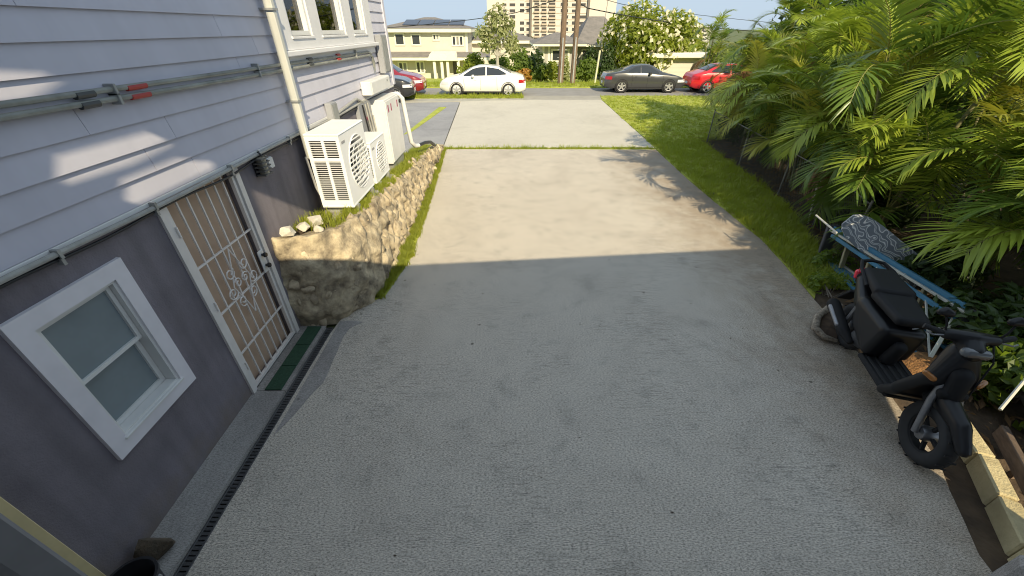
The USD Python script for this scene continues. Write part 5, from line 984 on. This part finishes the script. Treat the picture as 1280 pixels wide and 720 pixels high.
def foot_pt():
    y = rng.uniform(4.35, 12.2); xl = np.interp(y, bot[3:, 1], bot[3:, 0]); xr = np.interp(y, [4.35, 5.5, 9.3, 12.2], [-1.78, -1.62, -1.84, -2.02]); return xl + (xr - xl) * rng.uniform(-0.1, 1.25), y
spread('wall_foot_grass', 'bright weeds growing along the foot of the stone retaining wall', foot_pt, 1500, WILDC, lambda x, y: 0.0, 0.35, 1.0)
def plant_pt():
    y = 4.2 + 7.9 * rng.uniform(); xr = np.interp(y, top[3:, 1], top[3:, 0]); x = xr - 0.02 - rng.uniform(0, 0.22 if 4.7 < y < 8.6 else 0.5) ; return x, y
spread('planter_grass', 'bright weeds growing on top of the planter behind the stone wall', plant_pt, 900, WILDC, lambda x, y: float(zp(y)) + 0.01, 0.5, 1.2)
spread('verge_grass', 'mown grass of the verge between pavement and street', lambda: (rng.uniform(-10, 0.55), rng.uniform(22.3, 23.4)), 1500, LAWNC, lambda x, y: 0.03, 0.8, 1.8)
solo('wall_foot_soil', MB().prism([(-1.73, 4.4), (-1.60, 5.5), (-1.82, 9.3), (-2.0, 12.2), (-2.2, 12.2), (-2.0, 9.3), (-1.85, 5.5), (-1.95, 4.2)], 0.001, 0.012), LAWN, kind='structure')
solo('joint_soil', MB().prism([(-2.1, 12.16), (4.36, 12.1), (4.36, 12.37), (-2.1, 12.41)], -0.03, -0.006), LAWN, kind='structure')

rng = np.random.RandomState(8); v, f = [], []
for q in range(130):
    x, y = rng.uniform(-1.9, 3.9), 1.0 + 10.5 * rng.uniform() ** 1.3
    if rng.uniform() < 0.5: x = 3.9 - abs(rng.normal(0, 0.55))
    if x > np.interp(y, [1, 1.9, 3, 4.3, 6, 12], [3.1, 3.5, 3.8, 4.0, 4.2, 4.2]): continue
    a, L_ = rng.uniform(0, 6.28), rng.uniform(0.005, 0.016); c, s_ = math.cos(a) * L_, math.sin(a) * L_; n0 = len(v)
    v += [(x - c, y - s_, 0.002), (x + s_ * .45, y - c * .45, 0.006), (x + c, y + s_, 0.003 + L_ * .3), (x - s_ * .45, y + c * .45, 0.006)]; f += [(n0, n0 + 1, n0 + 2), (n0, n0 + 2, n0 + 3)]
solo('leaf_bits', MB().add(v, f), M('bit_dark', (0.07, 0.05, 0.035), 0.9, rnd=0.0), 'small dark leaf bits scattered over the driveway slab', 'leaf bits', kind='stuff')

spread('far_lawn_grass', 'sunlit mown grass of the lawn beyond the street', lambda: (rng.uniform(-6, 12), rng.uniform(27.0, 31.5)), 2500, LAWNC, lambda x, y: float(zt(y)) + 0.0, 1.0, 2.2)

# ================================================================ THE RIGHT EDGE: KERB BLOCKS, TIMBER, SCOOTER, LADDER
BLOCK = M('kerb_block', (0.58, 0.49, 0.28), 0.9, scale=6, col2=(0.40, 0.33, 0.18), bump=0.6, bscale=60, rnd=0.12)
kr = thing('block_kerb', 'row of yellowish concrete blocks edging the bed at the lower right', 'kerb', (3.7, 1.8, 0))
line = LineString([(3.14, 0.5), (3.54, 1.26), (3.99, 2.08), (4.2, 2.9), (4.4, 3.7)]); L_ = line.length; k = 0; s = 0.02
rk = np.random.RandomState(4)
while s + 0.40 < L_ and s < 1.95:
    a, b = np.array(line.interpolate(s).coords[0]), np.array(line.interpolate(s + 0.385).coords[0]); z = 0.13 + rk.uniform(-0.008, 0.008)
    part(kr, 'block', MB().beam((*a, z - 0.14), (*b, z - 0.14), 0.13 + rk.uniform(-.006, .006), 0.28, ch=0.012), BLOCK, world=True); s += 0.40
tb = thing('edging_timber', 'weathered brown timber lying behind the row of concrete blocks', 'timber', (3.9, 1.8, 0.2))
part(tb, 'board', MB().beam((3.58, 0.98, 0.12), (4.25, 2.16, 0.13), 0.05, 0.13, ch=0.006), M('old_board', (0.17, 0.12, 0.085), 0.85, scale=3, col2=(0.08, 0.055, 0.04), bump=0.5, stretch=(5, 1.5, 12)), world=True)
for q in (0.2, 0.75): part(tb, 'peg', MB().beam((3.61 + 0.67 * q, 0.98 + 1.18 * q - 0.03, -0.05), (3.61 + 0.67 * q, 0.98 + 1.18 * q - 0.03, 0.16), 0.04, 0.04, up=(0, 1, 0)), POLE, world=True)
sk = thing('stake', 'pale cane lying across the plants at the right edge above the timber', 'stake', (4.2, 2.2, 0.3)); part(sk, 'rod', MB().tube([on(1250, 512, 0.32), on(1300, 452, 0.55)], 0.013, 7), M('stake_pale', (0.55, 0.53, 0.46), 0.6), world=True)
cs = thing('kerb_end', 'grey rounded concrete pier in the bottom right corner', 'pier', (3.2, 0.75, 0)); part(cs, 'cap', MB().box(3.00, 3.6, 0.35, 1.08, -0.05, 0.46, 0.06), KERBC, world=True)

# scooter: x forward, y left, origin on the ground midway between the wheels
BODY = M('scooter_black', (0.009, 0.009, 0.010), 0.34, spec=0.4, var=0.2, scale=10)
MATT = M('scooter_matt', (0.012, 0.012, 0.013), 0.7, spec=0.3, var=0.25, scale=14)
SEATM = M('scooter_seat', (0.010, 0.010, 0.011), 0.6, spec=0.3, var=0.2, scale=18, bump=0.2, bscale=150)
CHR = M('scooter_metal', (0.30, 0.30, 0.31), 0.35, metallic=0.8, var=0.25, scale=15)
REDL = M('scooter_tail_red', (0.75, 0.02, 0.05), 0.15, coat=1.0)
def ball(p, r, n=1):
    m = trimesh.creation.icosphere(n, 1.0); return np.array(m.vertices) * r + np.asarray(p)
def skin(groups, size=0.035, it=6):
    """one smooth shell over hulls of spheres"""
    man = None
    for g in groups:
        h = manifold3d.Manifold.hull_points(np.vstack([ball(p, r, 2) for p, r in g])); man = h if man is None else man + h
    m = man.refine_to_length(size).to_mesh(); t = trimesh.Trimesh(m.vert_properties[:, :3], m.tri_verts, process=True); trimesh.smoothing.filter_taubin(t, iterations=it); return t
head = math.atan2(-1.42, -0.42)
sc = thing('scooter', 'black motor scooter parked at the right edge of the driveway with a red tail lamp', 'scooter', (3.63, 2.73, 0), head); UsdGeom.Xformable(sc).AddScaleOp().Set(Gf.Vec3f(1.1, 1.1, 1.1))
def wheel(x, r, nm):
    wm = frame((x, 0, r), (1, 0, 0), (0, 0, 1), (0, -1, 0)); w_ = part(sc, 'wheel', MB().lathe([(r * .60, -.035), (r * .74, -.052), (r * .92, -.05), (r, -.022), (r * 1.005, 0), (r, .022), (r * .92, .05), (r * .74, .052), (r * .60, .035)], 36, wm), RUBBER, smooth=65, label=nm)
    part(w_, 'rim', MB().lathe([(r * .62, -.034), (r * .55, -.026), (r * .55, .026), (r * .62, .034)], 30, wm), MATT, smooth=40)
    part(w_, 'hub', MB().lathe([(0, -.06), (.05, -.058), (.06, -.03), (.06, .03), (.05, .058), (0, .06)], 18, wm), CHR, smooth=40)
    for k in range(5):
        a = k * 2 * PI / 5; b = MB().beam((x + .04 * math.cos(a), 0, r + .04 * math.sin(a)), (x + r * .58 * math.cos(a), 0, r + r * .58 * math.sin(a)), 0.028, 0.024, up=(0, 1, 0), ch=0.004); part(w_, 'spoke', b, MATT)
    for k in range(30):
        a = k * 2 * PI / 30; b = MB().obox((x + r * 1.003 * math.cos(a), 0.02 * (-1) ** k, r + r * 1.003 * math.sin(a)), (0.006, 0.05, 0.014), roty(-a)); part(w_, 'tread_block', b, RUBBER) if k < 30 else None
wheel(0.67, 0.245, 'front wheel with five dark spokes'); wheel(-0.66, 0.24, 'rear wheel with ribbed tyre')
part(sc, 'front_fender', skin([[((0.47, 0, .47), .05), ((0.62, 0, .535), .065), ((0.80, 0, .50), .055)], [((0.80, 0, .50), .055), ((0.93, 0, .40), .04)]]), BODY, smooth=True)
for s in (1, -1): part(sc, 'fork_leg', MB().tube([(0.67, s * .085, .245), (0.60, s * .085, .52), (0.54, s * .05, .72)], 0.022, 10), CHR, smooth=40)
part(sc, 'leg_shield', skin([[((0.46, 0, .86), .09), ((0.52, .10, .66), .06), ((0.52, -.10, .66), .06)], [((0.52, .12, .66), .05), ((0.52, -.12, .66), .05), ((0.40, .15, .42), .045), ((0.40, -.15, .42), .045)], [((0.40, .15, .40), .045), ((0.40, -.15, .40), .045), ((0.28, .14, .27), .04), ((0.28, -.14, .27), .04)]]), BODY, smooth=True)
part(sc, 'nose_panel', skin([[((0.56, 0, .74), .07), ((0.60, 0, .60), .06)], [((0.60, .05, .60), .04), ((0.60, -.05, .60), .04), ((0.52, 0, .46), .06)]]), MATT, smooth=True)
part(sc, 'floorboard', MB().box(-0.16, 0.36, -0.17, 0.17, .245, .30, 0.02), MATT)
for q in range(5): part(sc, 'floor_rib', MB().box(-0.12, 0.30, -0.13 + q * .06, -0.11 + q * .06, .299, .306), RUBBER)
part(sc, 'rear_body', skin([[((-0.14, .12, .36), .06), ((-0.14, -.12, .36), .06), ((-0.10, .11, .60), .06), ((-0.10, -.11, .60), .06), ((-0.48, .12, .62), .07), ((-0.48, -.12, .62), .07), ((-0.44, .11, .44), .06), ((-0.44, -.11, .44), .06)], [((-0.48, .12, .60), .07), ((-0.48, -.12, .60), .07), ((-0.80, .06, .70), .055), ((-0.80, -.06, .70), .055), ((-0.62, .09, .56), .055), ((-0.62, -.09, .56), .055)]]), BODY, smooth=True)
part(sc, 'seat', skin([[((-0.08, .08, .735), .045), ((-0.08, -.08, .735), .045), ((-0.42, .11, .755), .05), ((-0.42, -.11, .755), .05)], [((-0.44, .11, .79), .05), ((-0.44, -.11, .79), .05), ((-0.76, .08, .815), .045), ((-0.76, -.08, .815), .045)]], 0.03, 8), SEATM, smooth=True)
gr = part(sc, 'grab_rail', MB().tube([(-0.56, .15, .77), (-0.80, .13, .83), (-0.92, .09, .85), (-0.94, 0, .855), (-0.92, -.09, .85), (-0.80, -.13, .83), (-0.56, -.15, .77)], 0.016, 8), MATT, smooth=65)
tl = part(sc, 'tail_housing', skin([[((-0.84, .07, .72), .04), ((-0.84, -.07, .72), .04), ((-0.88, .05, .65), .03), ((-0.88, -.05, .65), .03)]]), MATT, smooth=True)
for s in (1, -1): part(tl, 'tail_light', MB().tm(trimesh.convex.convex_hull(np.vstack([ball((-0.87, s * .095, .745), .030, 2), ball((-0.905, s * .05, .755), .026, 2), ball((-0.86, s * .10, .70), .022, 2)]))), REDL, smooth=True)
part(sc, 'rear_fender', skin([[((-0.80, 0, .62), .045), ((-0.90, 0, .50), .035)], [((-0.90, .05, .50), .018), ((-0.90, -.05, .50), .018), ((-1.04, .05, .34), .014), ((-1.04, -.05, .34), .014)]], .03, 3), MATT, smooth=True)
part(sc, 'engine', skin([[((-0.40, 0, .30), .10), ((-0.66, .09, .25), .07)], [((-0.40, -.05, .28), .09), ((-0.24, 0, .27), .06)]]), M('engine_grey', (0.06, 0.06, 0.062), 0.6, var=0.4, scale=14), smooth=True)
part(sc, 'muffler', skin([[((-0.36, -.15, .25), .03), ((-0.50, -.17, .28), .055)], [((-0.50, -.17, .28), .055), ((-0.84, -.17, .36), .06)]]), MATT, smooth=True)
part(sc, 'muffler_shield', skin([[((-0.54, -.215, .305), .022), ((-0.78, -.215, .36), .024)]]), CHR, smooth=True)
for s in (1, -1): part(sc, 'shock_absorber', MB().tube([(-0.62, s * .11, .30), (-0.56, s * .12, .56)], 0.024, 8), CHR)
part(sc, 'handlebar_cowl', skin([[((0.42, 0, .96), .075), ((0.50, 0, .92), .07)], [((0.42, .13, .985), .04), ((0.42, -.13, .985), .04), ((0.44, 0, .99), .05)]]), BODY, smooth=True)
part(sc, 'headlight', MB().tm(trimesh.convex.convex_hull(np.vstack([ball((0.535, .05, .93), .036, 2), ball((0.535, -.05, .93), .036, 2)]))), M('headlamp_dark', (0.10, 0.105, 0.11), 0.1, coat=1.0), smooth=True)
part(sc, 'stem', MB().tube([(0.44, 0, .93), (0.52, 0, .70)], 0.035, 10), MATT, smooth=65)
for s in (1, -1):
    part(sc, 'grip', MB().tube([(0.42, s * .16, .99), (0.38, s * .255, 1.0)], 0.019, 10), RUBBER, smooth=65)
    part(sc, 'brake_lever', MB().tube([(0.44, s * .16, .985), (0.45, s * .22, .98), (0.43, s * .255, .985)], 0.006, 6), CHR)
    mr = part(sc, 'mirror', MB().tube([(0.42, s * .15, 1.0), (0.42, s * .17, 1.06), (0.40, s * .19, 1.11)], 0.007, 6), MATT)
    part(mr, 'mirror_head', MB().tm(trimesh.convex.convex_hull(np.vstack([ball((0.39, s * .17, 1.13), .026, 1), ball((0.39, s * .225, 1.135), .024, 1), ball((0.38, s * .20, 1.155), .018, 1)]))), BODY, smooth=True)
    part(sc, 'turn_signal', MB().tm(trimesh.convex.convex_hull(np.vstack([ball((0.56, s * .13, .68), .022, 1), ball((0.53, s * .17, .70), .02, 1)]))), M('signal_amber', (0.35, 0.13, 0.02), 0.2, coat=0.8), smooth=True)
part(sc, 'cable', MB().tube([(0.45, .12, .97), (0.52, .14, .86), (0.58, .10, .70), (0.62, .09, .45)], 0.006, 5), MATT)
part(sc, 'kick_stand', MB().tube([(-0.14, .14, .25), (-0.16, .24, .12), (-0.17, .33, .012)], 0.013, 7), CHR)
part(sc, 'shock_cover', skin([[((-0.02, 0, .50), .05), ((-0.06, 0, .34), .06)]]), MATT, smooth=True)
part(sc, 'seat_edge', MB().tube([(-0.03, 0, .70), (-0.09, .125, .70), (-0.42, .155, .72), (-0.76, .12, .775)], 0.006, 5), CHR)

# blue step ladder lying on its side behind the scooter, its rear legs spread towards the drive
BLUE = M('ladder_blue', (0.055, 0.19, 0.30), 0.45, scale=4, col2=(0.04, 0.14, 0.22), var=0.1); LGREY = M('ladder_aluminium', (0.52, 0.52, 0.47), 0.4, metallic=0.4, var=0.25, scale=10); STEP = M('ladder_step', (0.48, 0.43, 0.27), 0.5, var=0.3, scale=12)
ld = thing('ladder', 'blue step ladder lying on its side under the palms behind the scooter', 'ladder', (4.9, 4.4, 0))
def chan(a, b, w, t, mt, nm): part(ld, nm, MB().beam(a, b, w, t, ch=0.004), mt, world=True)
U0, U1 = on(1042, 286, 0.52), on(1216, 390, 0.56); W0, W1 = on(1030, 321, 0.07), on(1192, 440, 0.07)
chan(U0, U1, 0.035, 0.085, BLUE, 'rail'); chan(U0 - (0.05, 0, 0.015), U1 - (0.05, 0, 0.02), 0.03, 0.03, LGREY, 'rail_lip')
chan(W0, W1, 0.085, 0.035, BLUE, 'rail'); chan(W0 + (0.06, 0.02, 0.03), W1 + (0.06, 0.02, 0.03), 0.03, 0.03, LGREY, 'rail_lip')
for q in (0.17, 0.37, 0.56, 0.75, 0.94): chan(U0 + (U1 - U0) * q - (0, 0, 0.04), W0 + (W1 - W0) * q + (0, 0, 0.02), 0.085, 0.03, STEP, 'step')
d_ = (U0 - U1) / np.linalg.norm(U0 - U1); c_ = (U0 + W0) / 2 + d_ * 0.03
part(ld, 'top_cap', MB().beam(U0 + d_ * 0.03 + (0, 0, 0.05), W0 + d_ * 0.03 - (0, 0, 0.04), 0.17, 0.06, up=d_, ch=0.012), M('cap_grey', (0.08, 0.08, 0.085), 0.6, var=0.3, scale=14), world=True)
for q in (0.35, 0.65): p = U0 * (1 - q) + W0 * q + d_ * 0.065; part(ld, 'cap_hole', MB().lathe([(0.0, 0.003), (0.022, 0.003), (0.028, 0)], 12, frame(p, np.cross([0, 0, 1], d_), (0, 0, 1), d_)), LGREY, world=True)
R0, R1 = U0 + (-0.07, -0.1, -0.06), on(1199, 402, 0.46); Q0, Q1 = W0 + (-0.02, -0.1, 0.0), on(1163, 462, 0.05)
chan(R0, R1, 0.03, 0.05, BLUE, 'rear_leg'); chan(Q0, Q1, 0.05, 0.03, BLUE, 'rear_leg')
for q in (0.45, 0.7, 0.97): chan(R0 + (R1 - R0) * q, Q0 + (Q1 - Q0) * q, 0.035, 0.02, LGREY if q < 0.9 else M('ladder_pale', (0.60, 0.60, 0.50), 0.5), 'rear_brace')
for a, b in ((R1, U1), (Q1, W1), (R0 + (R1 - R0) * .55, U0 + (U1 - U0) * .62)): chan(a, b, 0.02, 0.012, LGREY, 'spreader')
chan(R1, Q0 + (Q1 - Q0) * .80, 0.022, 0.014, LGREY, 'rear_brace'); chan(Q1, R0 + (R1 - R0) * .80, 0.022, 0.014, LGREY, 'rear_brace')
for p in (U1, W1, R1, Q1): part(ld, 'foot', MB().obox(p - d_ * 0.02, (0.09, 0.08, 0.10), None, 0.012), BLACKP, world=True)
# rounded board with a white scroll print leaning behind the ladder
n = {'g': ('geometry', {}), 'w': ('wave_texture', dict(wave_type='rings', rings_direction='spherical', scale=7.0, distortion=7.0, detail=0.0, detail_scale=1.6)), 'r': ('rgb_ramp', dict(ramp=[(0.0, (0.16, 0.18, 0.20)), (0.52, (0.19, 0.21, 0.23)), (0.62, (0.66, 0.66, 0.64)), (0.82, (0.66, 0.66, 0.64)), (0.92, (0.22, 0.24, 0.26))])), 'p': ('principled_bsdf', dict(roughness=0.75))}
SCROLL = usdkit.material(stage, '/World/Looks/scroll_cloth', n, [('g.position', 'w.vector'), ('w.fac', 'r.fac'), ('r.color', 'p.base_color')], surface='p.BSDF')
c0, c1 = on(1062, 276, 0.86), on(1128, 330, 0.42); ax = (c1 - c0) / np.linalg.norm(c1 - c0); nn = np.cross(ax, np.array([0.35, 0.2, 1.0])); nn /= np.linalg.norm(nn); wd_ = np.cross(nn, ax)
Lb = np.linalg.norm(c1 - c0) + 0.3; out = [(0.0, -0.07), (0.0, 0.07), (0.04, 0.11), (0.14, 0.145), (0.32, 0.16), (Lb, 0.16), (Lb, -0.16), (0.32, -0.16), (0.14, -0.145), (0.04, -0.11)]
ib = thing('ironing_board', 'grey ironing board with white scroll print behind the ladder top', 'ironing board', c0)
part(ib, 'cover', MB().prism(Polygon(out).buffer(0.03), -0.018, 0.018, frame(c0, ax, wd_, nn)), SCROLL, world=True)
part(ib, 'frame', MB().prism(Polygon(out).buffer(-0.03), -0.036, -0.0185, frame(c0, ax, wd_, nn)), METAL, world=True)
part(ib, 'nose_handle', MB().tube([on(1046, 291, 0.80), on(1020, 269, 0.86)], 0.012, 7), M('stake_pale', (0.55, 0.53, 0.46), 0.6), world=True)
# dry sheath, twigs and a heap of brown litter
sh_ = thing('palm_sheath', 'mottled dry palm sheath curled beside the rear wheel of the scooter', 'palm sheath', on(1030, 405, 0.0))
ps_ = [on(1052, 381, 0.10), on(1036, 384, 0.12), on(1022, 396, 0.12), on(1019, 410, 0.10), on(1030, 421, 0.07), on(1046, 426, 0.05)]
MOT = M('sheath_mottled', (0.42, 0.36, 0.28), 0.9, scale=26, col2=(0.09, 0.065, 0.045), bump=0.8, bscale=60)
part(sh_, 'rim', MB().tube(ps_, [0.02, 0.035, 0.04, 0.042, 0.035, 0.02], 8), MOT, smooth=60, world=True)
part(sh_, 'blade', MB().hull([ps_[0], ps_[2] - (0, 0, .05), ps_[4], ps_[5], on(1046, 400, 0.02), on(1040, 392, 0.06)]), M('sheath_brown', (0.13, 0.085, 0.055), 0.9, var=0.5, scale=12), world=True)
for lab, a, b, c in (('thin bent dry twig in the bed between lawn strip and scooter', (1028, 350), (1040, 372), (1062, 362)), ('dry twig lying on the bed edge below the ladder top', (1018, 330), (1030, 352), (1036, 372))):
    tw_ = thing('twig', lab, 'twig', on(*a, 0.02)); part(tw_, 'stick', MB().tube([on(*a, 0.04), on(*b, 0.06), on(*c, 0.03)], [0.010, 0.009, 0.005], 6), BARK, world=True)
mo = Point(0, 0).buffer(1, 20); ang = np.linspace(0, 2 * PI, 25)[:-1]; rr_ = [1, 0.78, 0.5, 0.22]; v = []
hc = on(1160, 462, 0.02)
for r_ in rr_:
    for a in ang: p = np.array([hc[0] + 0.36 * r_ * math.cos(a), hc[1] + 0.30 * r_ * math.sin(a), 0]); p[2] = 0.02 + 0.13 * (1 - r_ * r_) + 0.06 * (meshkit.fbm(p * 14, 3, 2) - 0.5) * (1 if r_ < 1 else 0); v.append(p)
f = [(r_ * 24 + k, r_ * 24 + (k + 1) % 24, (r_ + 1) * 24 + (k + 1) % 24, (r_ + 1) * 24 + k) for r_ in range(3) for k in range(24)]
b = MB().add(v, f); b.add(np.vstack([v[72:], [v[72:][0] * 0 + np.mean(v[72:], 0)]]), [(k, (k + 1) % 24, 24) for k in range(24)])
solo('litter_heap', b, M('litter_brown', (0.40, 0.20, 0.07), 0.95, scale=26, col2=(0.14, 0.07, 0.03), bump=1.0, bscale=60), 'heap of orange-brown dry litter seen through the scooter', 'litter heap', smooth=True)
for lab, x, y, r_, n, m, sd in (('small green weed at the lawn end beside the ladder top', 4.75, 5.0, 0.3, 500, 'mid', 3), ('small weeds in the bed left of the scooter tail lamp', 4.35, 4.45, 0.28, 400, 'mid', 4), ('bright young weed at the driveway edge beside the palm shadow', 4.36, 8.2, 0.16, 260, 'yellow', 5)):
    tree('weed', lab, 'weed', (x, y, 0), lobes(sd + 120, 4, r_, 0, r_ * 1.1, (0.5, 0.7)), n, 0.07, LF[m], sd + 130, (0.08, 0.008))
